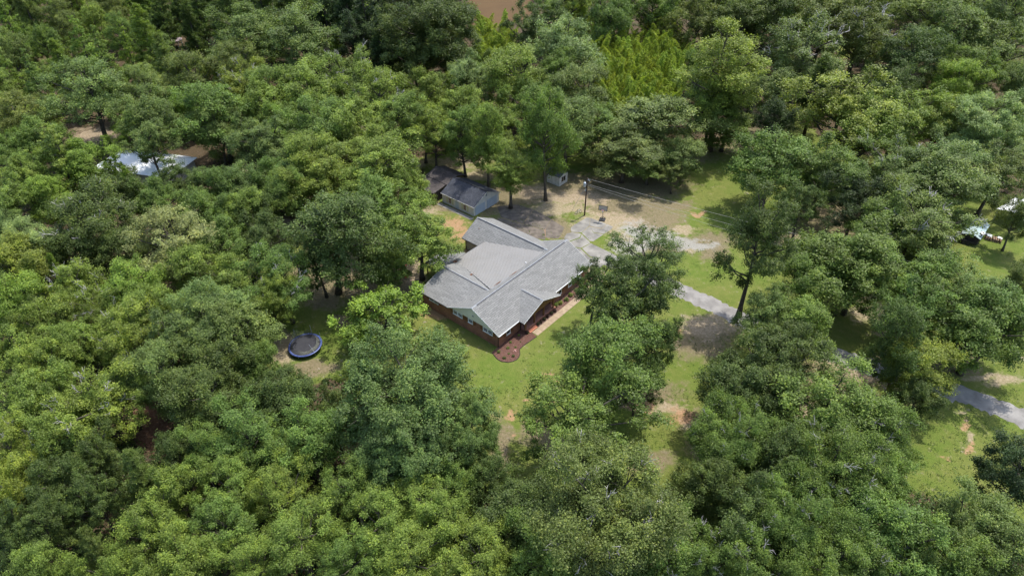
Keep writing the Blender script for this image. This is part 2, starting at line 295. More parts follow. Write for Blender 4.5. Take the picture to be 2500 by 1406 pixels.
def make_ground():
    xs = np.concatenate([[-3000, -1200, -600, -380], np.arange(-270, -75, 2.2), np.arange(-75, 115, 0.62), np.arange(115, 271, 2.2), [380, 600, 1200, 3000]])
    ys = np.concatenate([[-2000, -400, -60, 0], np.arange(25, 170, 0.62), np.arange(170, 330, 1.6), [360, 500, 900, 3000]])
    X, Y = np.meshgrid(xs, ys); nx, ny = len(xs), len(ys)
    yard, m = ground_masks(X, Y)
    Z = np.zeros_like(X)
    v = np.stack([X, Y, Z], -1).reshape(-1, 3)
    idx = np.arange(nx*ny).reshape(ny, nx)
    q = np.stack([idx[:-1, :-1], idx[:-1, 1:], idx[1:, 1:], idx[1:, :-1]], -1).reshape(-1, 4)
    me = quadmesh('ground', v, q)
    for nm, a in (('yard', yard), ('tan', m['t']), ('red', m['r']), ('brown', m['b']), ('gravel', m['g']), ('rust', m['k'])):
        A = me.attributes.new(nm, 'FLOAT', 'POINT'); A.data.foreach_set('value', a.reshape(-1).astype(np.float32))
    mt = bpy.data.materials.new('lawn_and_earth'); mt.use_nodes = True; n = mt.node_tree; b = n.nodes['Principled BSDF']
    b.inputs['Roughness'].default_value = 0.95; b.inputs['Specular IOR Level'].default_value = 0.1
    tc = n.nodes.new('ShaderNodeTexCoord')
    def ns(scale, detail=6, rough=0.6):
        k = n.nodes.new('ShaderNodeTexNoise'); k.inputs['Scale'].default_value = scale; k.inputs['Detail'].default_value = detail; k.inputs['Roughness'].default_value = rough
        n.links.new(tc.outputs['Object'], k.inputs['Vector']); return k.outputs[0]
    def ramp(src, stops):
        k = n.nodes.new('ShaderNodeValToRGB'); e = k.color_ramp.elements
        e[0].position, e[0].color = stops[0][0], (*stops[0][1], 1); e[1].position, e[1].color = stops[-1][0], (*stops[-1][1], 1)
        for p_, c_ in stops[1:-1]:
            z_ = e.new(p_); z_.color = (*c_, 1)
        n.links.new(src, k.inputs[0]); return k.outputs[0]
    big, mid, fine, vfine, edge = ns(0.11, 5), ns(0.6, 6), ns(2.6, 8, 0.7), ns(7, 4, .7), ns(0.75, 9, 0.72)
    grass = ramp(edge, [(0.3, (0.07, 0.11, 0.016)), (0.5, (0.112, 0.142, 0.029)), (0.64, (0.16, 0.165, 0.042)), (0.78, (0.24, 0.19, 0.10))])
    grass2 = ramp(big, [(0.38, (0.088, 0.132, 0.021)), (0.6, (0.145, 0.148, 0.042))])
    g = n.nodes.new('ShaderNodeMix'); g.data_type = 'RGBA'; g.inputs['Factor'].default_value = 0.5; n.links.new(grass, g.inputs['A']); n.links.new(grass2, g.inputs['B'])
    gm = n.nodes.new('ShaderNodeMapRange'); gm.inputs[1].default_value = 0.3; gm.inputs[2].default_value = 0.7; gm.inputs[3].default_value = 0.72; gm.inputs[4].default_value = 1.25; n.links.new(vfine, gm.inputs[0])
    gv = n.nodes.new('ShaderNodeVectorMath'); gv.operation = 'SCALE'; n.links.new(g.outputs['Result'], gv.inputs[0]); n.links.new(gm.outputs[0], gv.inputs['Scale']); col = gv.outputs[0]
    litter = ramp(fine, [(0.3, (0.035, 0.03, 0.016)), (0.5, (0.07, 0.052, 0.03)), (0.7, (0.13, 0.085, 0.055))])
    def layer(col, attr, colr, noise, amp, lo, hi):
        a_ = n.nodes.new('ShaderNodeAttribute'); a_.attribute_name = attr
        ma = n.nodes.new('ShaderNodeMath'); ma.operation = 'MULTIPLY_ADD'; n.links.new(noise, ma.inputs[0]); ma.inputs[1].default_value = amp; n.links.new(a_.outputs['Fac'], ma.inputs[2])
        mr = n.nodes.new('ShaderNodeMapRange'); mr.interpolation_type = 'SMOOTHSTEP'; mr.inputs[1].default_value = lo+amp*0.5; mr.inputs[2].default_value = hi+amp*0.5; n.links.new(ma.outputs[0], mr.inputs[0])
        mr.inputs[4].default_value = 0.82; mx = n.nodes.new('ShaderNodeMix'); mx.data_type = 'RGBA'; n.links.new(mr.outputs[0], mx.inputs['Factor']); n.links.new(col, mx.inputs['A']); n.links.new(colr, mx.inputs['B'])
        return mx.outputs['Result']
    base = n.nodes.new('ShaderNodeMix'); base.data_type = 'RGBA'
    ya = n.nodes.new('ShaderNodeAttribute'); ya.attribute_name = 'yard'
    n.links.new(ya.outputs['Fac'], base.inputs['Factor']); n.links.new(litter, base.inputs['A']); n.links.new(col, base.inputs['B'])
    col = base.outputs['Result']
    brown = ramp(fine, [(0.3, (0.12, 0.10, 0.05)), (0.5, (0.17, 0.13, 0.085)), (0.72, (0.27, 0.2, 0.14))])
    tan = ramp(fine, [(0.3, (0.18, 0.145, 0.085)), (0.5, (0.29, 0.225, 0.15)), (0.7, (0.40, 0.32, 0.235))])
    red = ramp(fine, [(0.3, (0.22, 0.15, 0.07)), (0.5, (0.33, 0.19, 0.11)), (0.7, (0.40, 0.25, 0.16))])
    rust = ramp(fine, [(0.3, (0.10, 0.05, 0.03)), (0.7, (0.22, 0.12, 0.08))])
    grav = ramp(vfine, [(0.35, (0.17, 0.165, 0.14)), (0.65, (0.36, 0.345, 0.31))])
    col = layer(col, 'brown', brown, edge, 1.8, 0.1, 0.75)
    col = layer(col, 'rust', rust, edge, 1.0, 0.3, 0.6)
    col = layer(col, 'tan', tan, edge, 2.4, 0.2, 0.95)
    col = layer(col, 'red', red, edge, 2.4, 0.42, 0.95)
    col = layer(col, 'gravel', grav, edge, 3.0, 0.2, 0.9)
    n.links.new(col, b.inputs['Base Color'])
    bp = n.nodes.new('ShaderNodeBump'); bp.inputs['Strength'].default_value = 0.7; bp.inputs['Distance'].default_value = 0.12
    n.links.new(ns(6, 6, 0.7), bp.inputs['Height']); n.links.new(bp.outputs[0], b.inputs['Normal'])
    me.materials.append(mt)
    o = bpy.data.objects.new('ground', me); C.objects.link(o); tag(o, kind='structure', label='flat lawn, bare clay patches and leafy forest floor')
    return o
def quadmesh(name, v, q):
    me = bpy.data.meshes.new(name); nq = len(q); k = q.shape[1]
    me.vertices.add(len(v)); me.vertices.foreach_set('co', np.ascontiguousarray(v, np.float32).reshape(-1))
    me.loops.add(nq*k); me.loops.foreach_set('vertex_index', np.ascontiguousarray(q, np.int32).reshape(-1))
    me.polygons.add(nq); me.polygons.foreach_set('loop_start', np.arange(nq, dtype=np.int32)*k)
    me.update(calc_edges=True); return me
make_ground()

# pond, driveway, pads, bed, path
def sheet(name, pxs, z, m, **kw):
    pts = np.array([at(x, y, 0) for x, y in pxs]); gc = pts.mean(0); pts = gc+(pts-gc)*kw.get('grow', 1); b = MB(); b.slab([(p[0], p[1], z) for p in reversed(pts)], 0.05 if z > 0.06 else z+0.03)
    return b.build(name, m, kw.get('parent'))
def ribbon(name, pxs, width, z, m, jag=0.2):
    c = np.array([at(x, y)[:2] for x, y in pxs]); L = []
    # Catmull-Rom
    for i in range(len(c)-1):
        p0, p1, p2, p3 = c[max(i-1, 0)], c[i], c[i+1], c[min(i+2, len(c)-1)]
        for t in np.linspace(0, 1, 12, endpoint=False):
            L.append(0.5*((2*p1)+(-p0+p2)*t+(2*p0-5*p1+4*p2-p3)*t*t+(-p0+3*p1-3*p2+p3)*t**3))
    L = np.array(L); d = np.gradient(L, axis=0); d /= np.linalg.norm(d, axis=1)[:, None]; nn = np.stack([-d[:, 1], d[:, 0]], 1)
    k = len(L); off = width/2+rng.normal(0, jag, (2, k))
    a = L+nn*off[0][:, None]; b_ = L-nn*off[1][:, None]
    v = np.concatenate([np.c_[a, np.full(k, z)], np.c_[b_, np.full(k, z)]]); q = np.array([[k+i, k+i+1, i+1, i] for i in range(k-1)])
    me = quadmesh(name, v, q); me.materials.append(M[m]); o = bpy.data.objects.new(name, me); C.objects.link(o); return o
tag(sheet('pond', [(1150, 66), (1190, 72), (1235, 62), (1275, 50), (1300, 30), (1310, -60), (1160, -60), (1140, 20)], 0.02, 'water'), 'muddy brown pond water', kind='structure')
tag(ribbon('driveway', [(1455, 622), (1500, 640), (1560, 663), (1640, 700), (1710, 731), (1780, 765), (1850, 797), (1930, 827), (2010, 857), (2090, 884), (2200, 920), (2300, 948), (2400, 980), (2500, 1022), (2620, 1075)], 4.0, 0.012, 'asphalt'), 'grey asphalt drive leading to the house', kind='structure')
pad = empty('concrete_pad', (*at(1440, 565)[:2], 0), 0); tag(pad, 'cracked grey concrete parking pad with grass in its cracks', kind='structure')
def slabs(parent, polys, z, m):
    for i, p in enumerate(polys):
        o = sheet('slab', p, z, m, parent=parent, grow=1.035); o.matrix_parent_inverse = Matrix.Translation(-Vector(parent.location))
slabs(pad, [[(1394, 556), (1403, 549), (1432, 532), (1440, 533), (1438, 551), (1420, 567), (1396, 566)],
            [(1442, 533), (1462, 540), (1480, 547), (1470, 557), (1440, 552)], [(1482, 548), (1496, 554), (1489, 562), (1474, 571), (1450, 567), (1440, 554), (1470, 559)],
            [(1421, 569), (1439, 554), (1449, 569), (1472, 573), (1448, 589), (1440, 588)],
            [(1384, 571), (1396, 568), (1418, 571), (1414, 580), (1380, 592), (1378, 580)], [(1420, 573), (1438, 590), (1440, 594), (1418, 605), (1390, 600), (1382, 594), (1416, 582)],
            [(1443, 595), (1500, 622), (1476, 642), (1440, 625), (1422, 607)], [(1392, 603), (1418, 608), (1438, 627), (1474, 644), (1462, 655), (1430, 640)]], 0.02, 'slab')
pad2 = empty('concrete_pad', (*at(1290, 545)[:2], 0), 0); tag(pad2, 'brown worn concrete apron behind the north wing', kind='structure')
slabs(pad2, [[(1215, 505), (1262, 500), (1300, 512), (1276, 545), (1225, 530)], [(1303, 513), (1345, 535), (1330, 560), (1279, 547)], [(1347, 537), (1377, 556), (1370, 572), (1362, 582), (1333, 580), (1332, 561)], [(1222, 533), (1276, 548), (1328, 562), (1330, 585), (1300, 580), (1215, 540)]], 0.02, 'apron')

# ------------------------------------------------------------------ brick house (house frame: x along the ridge, y towards the back)
H = empty('brick_house', wp(0, 0), PH, 'long brick ranch house with grey shingle gables and a porch', 'house')
EZ, RZ = 3.0, 5.86
sl = (RZ-EZ)/5.856
T = 0.14
def roofpart(name, pts, m, t=T): return MB().slab(pts, t).build(name, m, H)
# winding: counter-clockwise seen from above
roofpart('main_roof', [(0, 0, EZ), (26.39, 0, EZ), (26.39, 5.856, RZ), (0, 5.856, RZ)], 'sh_u')
roofpart('main_roof', [(0, 5.858, RZ), (26.39, 5.858, RZ), (26.39, 11.71, EZ), (0, 11.71, EZ)], 'sh_u')
roofpart('wing_roof', [(0, 11.72, 3.0), (6.19, 7.4, 4.98), (6.19, 18.58, 4.98), (0, 18.58, 3.0)], 'sh_v')
roofpart('wing_roof', [(6.192, 7.4, 4.98), (12.38, 11.8, 3.0), (12.38, 18.58, 3.0), (6.192, 18.58, 4.98)], 'sh_v')
roofpart('wing_roof', [(17.12, 11.72, 3.0), (21.76, 6.6, 5.51), (21.76, 24.42, 5.51), (17.12, 24.42, 3.0)], 'sh_v')
roofpart('wing_roof', [(21.762, 6.6, 5.51), (26.39, 11.72, 3.0), (26.39, 24.42, 3.0), (21.762, 24.42, 5.51)], 'sh_v')
PZ = 4.86
roofpart('porch_roof', [(5.15, -1.16, 2.93), (10.2, -1.16, PZ), (10.2, 3.9, PZ), (5.15, 0.1, 2.93)], 'sh_v')
roofpart('porch_roof', [(10.202, -1.16, PZ), (15.25, -1.16, 2.93), (15.25, 0.1, 2.93), (10.202, 3.9, PZ)], 'sh_v')
def ridge(x0, y0, x1, y1, z, w=0.16, two=True):
    b = MB(); dx, dy = x1-x0, y1-y0; L = math.hypot(dx, dy); nx, ny = -dy/L*w, dx/L*w
    b.slab([(x0-nx, y0-ny, z-0.045), (x1-nx, y1-ny, z-0.045), (x1, y1, z+0.055), (x0, y0, z+0.055)], 0.05)
    b.slab([(x0, y0, z+0.055), (x1, y1, z+0.055), (x1+nx, y1+ny, z-0.045), (x0+nx, y0+ny, z-0.045)], 0.05)
    return b.build('ridge_cap', 'ridgecap', H)
ridge(0, 5.857, 26.39, 5.857, RZ); ridge(6.19, 18.58, 6.19, 7.6, 4.98); ridge(21.76, 24.42, 21.76, 6.9, 5.51); ridge(10.2, -1.16, 10.2, 3.7, PZ)
# ridge vents, dark
b = MB(); b.box(1.2, 25.4, 5.66, 5.80, RZ-0.03, RZ+0.035); b.box(6.0, 6.13, 7.9, 18.3, 4.95, 5.0); b.box(21.56, 21.69, 7.6, 24.1, 5.44, 5.53); b.box(10.0, 10.13, -0.5, 3.3, PZ-0.05, PZ+0.0); b.build('ridge_vent', 'ridgeline', H)
# ribbed metal roof over the old courtyard
def mz(v): return 5.17-0.127*(v-7.2)
MP = [(6.5, 7.3), (10.35, 19.5), (18.2, 19.5), (21.45, 7.0)]
MR = MB().slab([(x, y, mz(y)) for x, y in reversed(MP)][::1][::-1][::-1], 0.18)
mr_o = MR.build('metal_roof', 'metal', H)
def xr(y): # extent in u at given v
    t = (y-7.0)/12.5; return 6.45+(10.35-6.45)*t, 21.45+(18.2-21.45)*t
b = MB()
x = 6.7
while x < 21.3:
    y0 = 7.2; y1 = 19.5
    if x < 10.35: y1 = 7.0+12.5*(x-6.45)/3.9-0.1
    if x > 18.2: y1 = 7.0+12.5*(21.45-x)/3.25-0.1
    if y1-y0 > 0.5:
        for (s0, s1) in ((0, 0.05),):
            b.v += [(x-0.05, y0, mz(y0)+0.002), (x-0.012, y0, mz(y0)+0.06), (x+0.012, y0, mz(y0)+0.06), (x+0.05, y0, mz(y0)+0.002), (x-0.05, y1, mz(y1)+0.002), (x-0.012, y1, mz(y1)+0.06), (x+0.012, y1, mz(y1)+0.06), (x+0.05, y1, mz(y1)+0.002)]
            k = len(b.v)-8; b.f += [(k, k+1, k+5, k+4), (k+1, k+2, k+6, k+5), (k+2, k+3, k+7, k+6)]
    x += 0.3
tag(b.build('roof_rib', 'ribmetal', mr_o), kind='stuff')
MB().slab([(6.6, 7.0, mz(7.0)+0.02), (21.4, 6.7, mz(6.7)+0.06), (21.4, 7.1, mz(7.1)+0.02), (6.6, 7.4, mz(7.4)+0.02)], 0.05).build('flashing', 'ridgecap', H)
B(10.3, 18.3, 19.5, 19.6, mz(19.5)-0.24, mz(19.5)+0.01).build('fascia', 'black', H)
# lean-to roof beyond
MB().slab([(7.0, 19.0, 3.25), (13.6, 19.0, 3.25), (13.6, 24.2, 2.85), (7.0, 24.2, 2.85)], 0.1).build('lean_to_roof', 'sh_u', H)
for x, y in ((13.4, 24.0), (7.2, 24.0), (13.4, 19.9)): B(x-0.08, x+0.08, y-0.08, y+0.08, 0, 2.8).build('post', 'wood', H)
# walls
def walls(name, m, *boxes):
    b = MB()
    for q in boxes: b.box(*q)
    return b.build(name, m, H)
walls('wall', 'brick', (0.4, 6.2, 0.5, 11.3, 0, 2.92), (6.2, 14.6, 2.2, 11.3, 0, 2.92), (14.6, 25.99, 0.5, 11.3, 0, 2.92))
walls('wall', 'brick', (0.4, 12.0, 11.3, 18.18, 0, 2.86)); walls('wall', 'brick', (17.72, 25.99, 11.3, 24.0, 0, 2.86)); walls('wall', 'beige', (12.0, 17.72, 11.3, 19.0, 0, 3.3))
walls('wall', 'beige', (17.67, 17.72, 19.1, 23.75, 0.05, 2.86))
B(17.62, 17.72, 23.75, 24.0, 0, 2.86).build('corner_board', 'wood', H)
# gable infill
def gable(x, y0, y1, z0, z1, m='gable', d=0.05, ax='x'):
    ym = (y0+y1)/2; b = MB()
    if ax == 'x': b.extr([(x, y0, z0), (x, y1, z0), (x, ym, z1)], (d, 0, 0))
    else: b.extr([(y0, x, z0), (y1, x, z0), (ym, x, z1)], (0, d, 0))
    return b.build('gable_siding', m, H)
gable(0.34, 0.45, 11.27, 2.93, 5.60); gable(25.99, 0.45, 11.27, 2.93, 5.60)
g_ = gable(18.18, 0.7, 11.7, 2.87, 4.75, ax='y'); gable(24.0, 17.7, 25.8, 2.87, 5.1, ax='y')
B(0.30, 0.345, 5.75, 6.05, 3.75, 4.05).build('gable_vent', 'ridgecap', H)
# rakes, fascias, gutters
for x0 in (-0.03, 26.37):
    MB().extr([(x0, -0.02, EZ-0.17), (x0, 5.857, RZ-0.17), (x0, 5.857, RZ-0.01), (x0, -0.02, EZ-0.01)], (0.05, 0, 0)).build('rake_board', 'white', H)
    MB().extr([(x0, 11.73, EZ-0.01), (x0, 5.859, RZ-0.01), (x0, 5.859, RZ-0.17), (x0, 11.73, EZ-0.17)], (0.05, 0, 0)).build('rake_board', 'white', H)
B(0, 5.12, -0.12, -0.005, EZ-0.16, EZ-0.03).build('gutter', 'white', H); B(15.28, 26.39, -0.12, -0.005, EZ-0.16, EZ-0.03).build('gutter', 'white', H)
b = MB(); b.box(-0.1, -0.005, 11.8, 18.5, 2.84, 2.97); b.build('gutter', 'black', H)
b = MB(); b.box(17.0, 17.11, 19.7, 24.4, 2.84, 2.98); b.build('gutter', 'black', H)
MB().extr([(5.12, -1.2, 2.78), (10.199, -1.2, PZ-0.16), (10.199, -1.2, PZ-0.01), (5.12, -1.2, 2.93)], (0, 0.04, 0)).build('rake_board', 'white', H); b = MB(); b.extr([(15.28, -1.2, 2.93), (10.2, -1.2, PZ-0.01), (10.2, -1.2, PZ-0.16), (15.28, -1.2, 2.78)], (0, 0.04, 0)); b.build('rake_board', 'white', H)
# porch: boarded gable, beam, posts, floor, steps
b = MB(); b.extr([(6.0, -0.62, 2.6), (14.5, -0.62, 2.6), (14.5, -0.62, 3.0), (10.25, -0.62, 4.62), (6.0, -0.62, 3.0)], (0, 0.08, 0)); b.build('porch_gable', 'wood', H)
B(5.9, 14.6, -0.56, -0.34, 2.45, 2.68).build('beam', 'wood', H)
for x in (6.35, 8.81, 11.35, 14.1): B(x-0.11, x+0.11, -0.56, -0.34, 0.45, 2.45).build('post', 'wood', H)
B(6.2, 14.6, -0.75, 2.2, 0, 0.44).build('porch_floor', 'porchfloor', H)
B(6.2, 14.6, -0.78, -0.62, 0.441, 0.47).build('porch_edge', 'brick', H)
stp = B(6.6, 8.6, -1.1, -0.76, 0, 0.30).build('step', 'step', H); B(6.6, 8.6, -1.42, -1.1, 0, 0.15).build('step', 'step', H)
B(10.4, 11.4, 2.13, 2.2, 0.45, 2.5).build('door', 'shutter', H)
# downspouts
for x, y in ((0.36, 0.42), (6.15, 0.42)): B(x-0.05, x+0.05, y-0.06, y+0.04, 0, 2.85).build('downspout', 'black', H)
B(0.3, 0.4, 18.05, 18.15, 0, 2.8).build('downspout', 'black', H)
# windows
def window(axis, c0, c1, z0, z1, w, panes=1, shut=(True, True)):
    """axis 'f': on the front wall (y=w, facing -y); 's': on the south-west wall (x=w, facing -x)"""
    def bx(a0, a1, d0, d1, q0, q1):
        return (a0, a1, w-d1, w-d0, q0, q1) if axis == 'f' else (w-d1, w-d0, a0, a1, q0, q1)
    b = MB(); t = 0.12
    b.box(*bx(c0, c1, 0.0, 0.07, z0, z0+t)); b.box(*bx(c0, c1, 0.0, 0.07, z1-t, z1)); b.box(*bx(c0, c0+t, 0.0, 0.069, z0+t, z1-t)); b.box(*bx(c1-t, c1, 0.0, 0.069, z0+t, z1-t))
    if panes == 2: b.box(*bx((c0+c1)/2-0.1, (c0+c1)/2+0.1, 0.0, 0.069, z0+t, z1-t))
    wd = b.build('window', 'white', H)
    B(*bx(c0-0.04, c1+0.04, 0.0, 0.13, z0-0.07, z0-0.001)).build('sill', 'white', wd)
    zs = (z0+z1)/2; B(*bx(c0+t, c1-t, 0.0, 0.05, zs-0.025, zs+0.025)).build('sash', 'white', wd)
    edges = [(c0+t, c1-t)] if panes == 1 else [(c0+t, (c0+c1)/2-0.1), ((c0+c1)/2+0.1, c1-t)]
    for a0, a1 in edges: B(*bx(a0, a1, 0.0, 0.02, z0+t, z1-t)).build('pane', 'glass', wd)
    if shut[0]: B(*bx(c0-0.62, c0-0.06, 0.0, 0.05, z0, z1)).build('shutter', 'shutter', H)
    if shut[1]: B(*bx(c1+0.06, c1+0.62, 0.0, 0.05, z0, z1)).build('shutter', 'shutter', H)
window('s', 8.42, 10.62, 2.0, 2.88, 0.4, 2); window('s', 6.05, 7.12, 2.0, 2.88, 0.4, 1); window('s', 1.6, 3.75, 2.0, 2.88, 0.4, 2); window('s', 14.2, 16.4, 2.0, 2.82, 0.4, 2)
window('f', 2.5, 3.56, 1.25, 2.7, 0.5); window('f', 19.75, 20.8, 1.1, 2.7, 0.5); window('f', 22.75, 23.75, 1.1, 2.7, 0.5); window('f', 16.8, 17.8, 1.1, 2.7, 0.5)
window('f', 8.2, 9.4, 1.2, 2.6, 2.2); window('f', 12.4, 13.6, 1.2, 2.6, 2.2)
# roof pipes
b = MB().lathe([(0.09, 4.9), (0.09, 5.35), (0.0, 5.35)], 8, (16.3, 7.6)); b.build('vent_pipe', 'white', H)
b = MB().lathe([(0.07, 4.2), (0.07, 4.75), (0.0, 4.75)], 8, (19.9, 22.3)); b.build('vent_pipe', 'debris', H)
b = MB().lathe([(0.07, 4.4), (0.07, 4.75), (0.0, 4.75)], 8, (2.6, 8.3)); b.build('vent_pipe', 'ridgeline', H)
# deck with rails behind
dk = empty('deck', wp(15.3, 21.6), PH, 'small brown wooden deck in the corner behind the house', 'deck')
for i in range(19):
    x0 = -2.6+i*0.26; B(x0, x0+0.235, -2.0, 2.2, 0.38, 0.43).build('board', 'deck', dk)
for x, y in ((-2.5, 2.15), (-0.6, 2.15), (2.2, 2.15)): B(x-0.07, x+0.07, y-0.07, y+0.07, 0, 1.35).build('post', 'wood', dk)
B(-2.6, -0.6, 2.1, 2.2, 1.1, 1.18).build('rail', 'whitepaint', dk); B(-0.5, 2.2, 2.1, 2.2, 1.1, 1.18).build('rail', 'wood', dk); B(-2.66, -2.6, -1.8, 2.0, 0.75, 0.84).build('rail', 'whitepaint', dk)
# leaf debris on the roof
for (x0, y0, lx, ly, z0) in ((9.9, 19.2, 0.5, 0.35, None), (8.1, 13.5, 0.28, 0.3, None), (8.6, 7.5, 0.7, 0.12, None), (12.5, 7.2, 0.9, 0.08, None)):
    b = MB()
    for i in range(60):
        cx, cy = x0+random.gauss(0, lx*0.5), y0+random.gauss(0, ly*0.5); z = mz(cy)+0.03+random.random()*0.06; a = random.random()*6; r = 0.07
        b.quad((cx-r*math.cos(a), cy-r*math.sin(a), z), (cx+r*math.sin(a), cy-r*math.cos(a), z+0.03), (cx+r*math.cos(a), cy+r*math.sin(a), z), (cx-r*math.sin(a), cy+r*math.cos(a), z+0.02))
    o = b.build('leaf_debris', 'debris'); o.location = wp(0, 0); o.rotation_euler = (0, 0, PH); tag(o, 'scattered brown dead leaves lying on the metal roof', 'dead leaves', 'dead leaves on the roof', 'stuff')

# walk, bed
wk = empty('front_walk', wp(7, -2.1), PH); tag(wk, 'tan concrete walk along the front porch', kind='structure')
for i in range(15):
    x0 = -0.05+i*1.45; B(x0, x0+1.42, -0.62+i*0.0, 0.62, -0.03, 0.05).build('paving_panel', 'concrete', wk)
B(20.0, 22.5, 0.68, 4.0, -0.03, 0.045).build('paving_panel', 'concrete', wk)
def bed(name, pts, lab):
    b = MB(); b.slab([(x, y, 0.05) for x, y in pts], 0.08); o = b.build(name, 'mulch'); o.location = wp(0, 0); o.rotation_euler = (0, 0, PH); return tag(o, lab, kind='structure')
BED1 = [(-1.2, 0.5), (-1.35, 0), (-1.75, -1.11), (-1.75, -2.1), (-1.22, -3.03), (-0.55, -3.5), (0.2, -3.72), (0.9, -3.6), (1.5, -3.3), (1.95, -2.85), (2.38, -2.5), (3.4, -2.45), (5.2, -2.6), (6.6, -2.75), (6.9, -1.4), (6.2, -1.3), (6.2, 0.5)]
bed('mulch_bed', BED1, 'reddish mulch bed rounding the front corner of the house')
bed('mulch_bed', [(8.65, -1.48), (14.65, -1.48), (26.0, -1.48), (26.3, 0.5), (14.65, 0.5), (14.65, -0.78), (8.65, -0.78)], 'reddish mulch strip between porch and walk')
# dark edging round the bed, chips
b = MB(); b.tube([(x, y, 0.06) for x, y in BED1[1:14]], 0.05, 5); o = b.build('bed_edging', 'black'); o.location = wp(0, 0); o.rotation_euler = (0, 0, PH); tag(o, 'thin dark curved edging around the mulch bed', 'edging')
b = MB(); bx, by = np.array(BED1)[:, 0], np.array(BED1)[:, 1]
P_ = rng.random((9000, 2))*[9.5, 4.6]+[-2.1, -4.0]; P_ = P_[inpoly(P_[:, 0], P_[:, 1], BED1)]
P2 = rng.random((1800, 2))*[11.6, 1.9]+[14.4, -1.45]; P_ = np.concatenate([P_, P2])
for (x, y) in P_:
    a = random.random()*6.28; l, w_ = 0.03+random.random()*0.06, 0.015+random.random()*0.015; c, s = math.cos(a), math.sin(a); z = 0.055+random.random()*0.03
    b.quad((x-l*c+w_*s, y-l*s-w_*c, z), (x+l*c+w_*s, y+l*s-w_*c, z+0.015), (x+l*c-w_*s, y+l*s+w_*c, z+0.02), (x-l*c-w_*s, y-l*s+w_*c, z))
o = b.build('mulch_chips', 'chip'); o.location = wp(0, 0); o.rotation_euler = (0, 0, PH); tag(o, 'loose reddish bark chips', 'mulch', kind='stuff')

# ------------------------------------------------------------------ garage, wooden shed, white shed
G = empty('garage', wp(27.0, 31.0), PH, 'pale grey two-door garage with dark shingle roof', 'garage')
GW, GL, GE, GR = 8.9, 9.6, 2.3, 4.35
B(0.9, 0.9+GW-0.8, 0.25, GL, 0, GE-0.02).build('wall', 'pale', G)
gx0, gx1, gm = 0.68, 0.68+GW-0.36, 0.68+(GW-0.36)/2
MB().slab([(gx0, -0.05, GE), (gm, -0.05, GR), (gm, GL+0.2, GR), (gx0, GL+0.2, GE)], 0.1).build('roof', 'sh_dark', G)
MB().slab([(gm+0.002, -0.05, GR), (gx1, -0.05, GE), (gx1, GL+0.2, GE), (gm+0.002, GL+0.2, GR)], 0.1).build('roof', 'sh_dark', G)
B(gm-0.1, gm+0.1, -0.05, GL+0.2, GR-0.02, GR+0.03).build('ridge_cap', 'black', G)
for y in (0.2, GL-0.02): MB().extr([(0.9, y, GE-0.02), (gx1-0.25, y, GE-0.02), (gm, y, GR-0.17)], (0, 0.05, 0)).build('gable_siding', 'pale', G)
for x0, x1 in ((1.45, 4.4), (5.1, 8.2)):
    d = B(x0, x1, 0.17, 0.25, 0.02, 2.05).build('garage_door', 'door', G)
    for k in range(4): B(x0+0.05, x1-0.05, 0.145, 0.17, 0.06+k*0.5, 0.06+k*0.5+0.44).build('panel', 'door', d)
B(gm-0.25, gm+0.15, 0.14, 0.2, 3.2, 3.7).build('gable_vent', 'ridgecap', G)
MB().extr([(gx0, -0.09, GE-0.14), (gm, -0.09, GR-0.14), (gx1, -0.09, GE-0.14), (gx1, -0.09, GE-0.01), (gm, -0.09, GR-0.01), (gx0, -0.09, GE-0.01)], (0, 0.035, 0)).build('rake_board', 'whitepaint', G)
B(0.62, 0.675, -0.05, GL+0.2, GE-0.13, GE-0.01).build('gutter', 'whitepaint', G)
def gwin(y0, y1):
    f = B(0.85, 0.9, y0, y1, 0.55, 1.95).build('window', 'white', G); B(0.83, 0.85, y0+0.1, y1-0.1, 0.65, 1.85).build('pane', 'shutter', f)
    for zz in (0.95, 1.25, 1.55): B(0.815, 0.83, y0+0.1, y1-0.1, zz-0.02, zz+0.02).build('muntin', 'white', f)
    B(0.85, 0.9, y0-0.55, y0-0.03, 0.5, 1.95).build('shutter', 'cream', G); B(0.85, 0.9, y1+0.03, y1+0.55, 0.5, 1.95).build('shutter', 'cream', G)
gwin(2.3, 3.25); gwin(6.7, 7.7)
B(0.84, 0.9, 4.6, 5.6, 0.02, 2.0).build('door', 'door', G)
for zz in np.arange(0.5, 9.4, 0.6):
    pass
wsd = empty('garden_walk', wp(26.9, 31), PH); tag(wsd, 'narrow grey path beside the garage', kind='structure')
for i in range(6): B(-0.55, 0.45, i*1.7-0.3, i*1.7+1.36, -0.03, 0.04).build('paving_panel', 'slab', wsd)
# timber shed
K = empty('timber_shed', wp(26.9, 41.3), PH, 'old dark timber shed with brown roof beside the garage', 'shed')
B(0, 8.4, 0.3, 6.2, 0, 2.5).build('wall', 'darkwood', K); B(-0.05, 0.0, 0.28, 6.2, 0.0, 0.5).build('wall', 'oldwood', K)
for y in (0.3, 2.2, 4.2, 6.1): B(-0.1, -0.05, y-0.09, y+0.09, 0, 2.4).build('post', 'oldwood', K)
MB().slab([(3.2, -0.2, 3.1), (6.6, -0.2, 4.0), (6.6, 6.6, 4.0), (3.2, 6.6, 3.1)], 0.1).build('roof', 'sh_brown', K)
MB().slab([(6.602, -0.2, 4.0), (9.4, -0.2, 3.0), (9.4, 6.6, 3.0), (6.602, 6.6, 4.0)], 0.1).build('roof', 'sh_brown', K)
MB().slab([(-0.7, 0.2, 2.45), (3.25, 0.2, 3.0), (3.25, 6.6, 3.0), (-0.7, 6.6, 2.45)], 0.08).build('porch_roof', 'sh_brown', K)
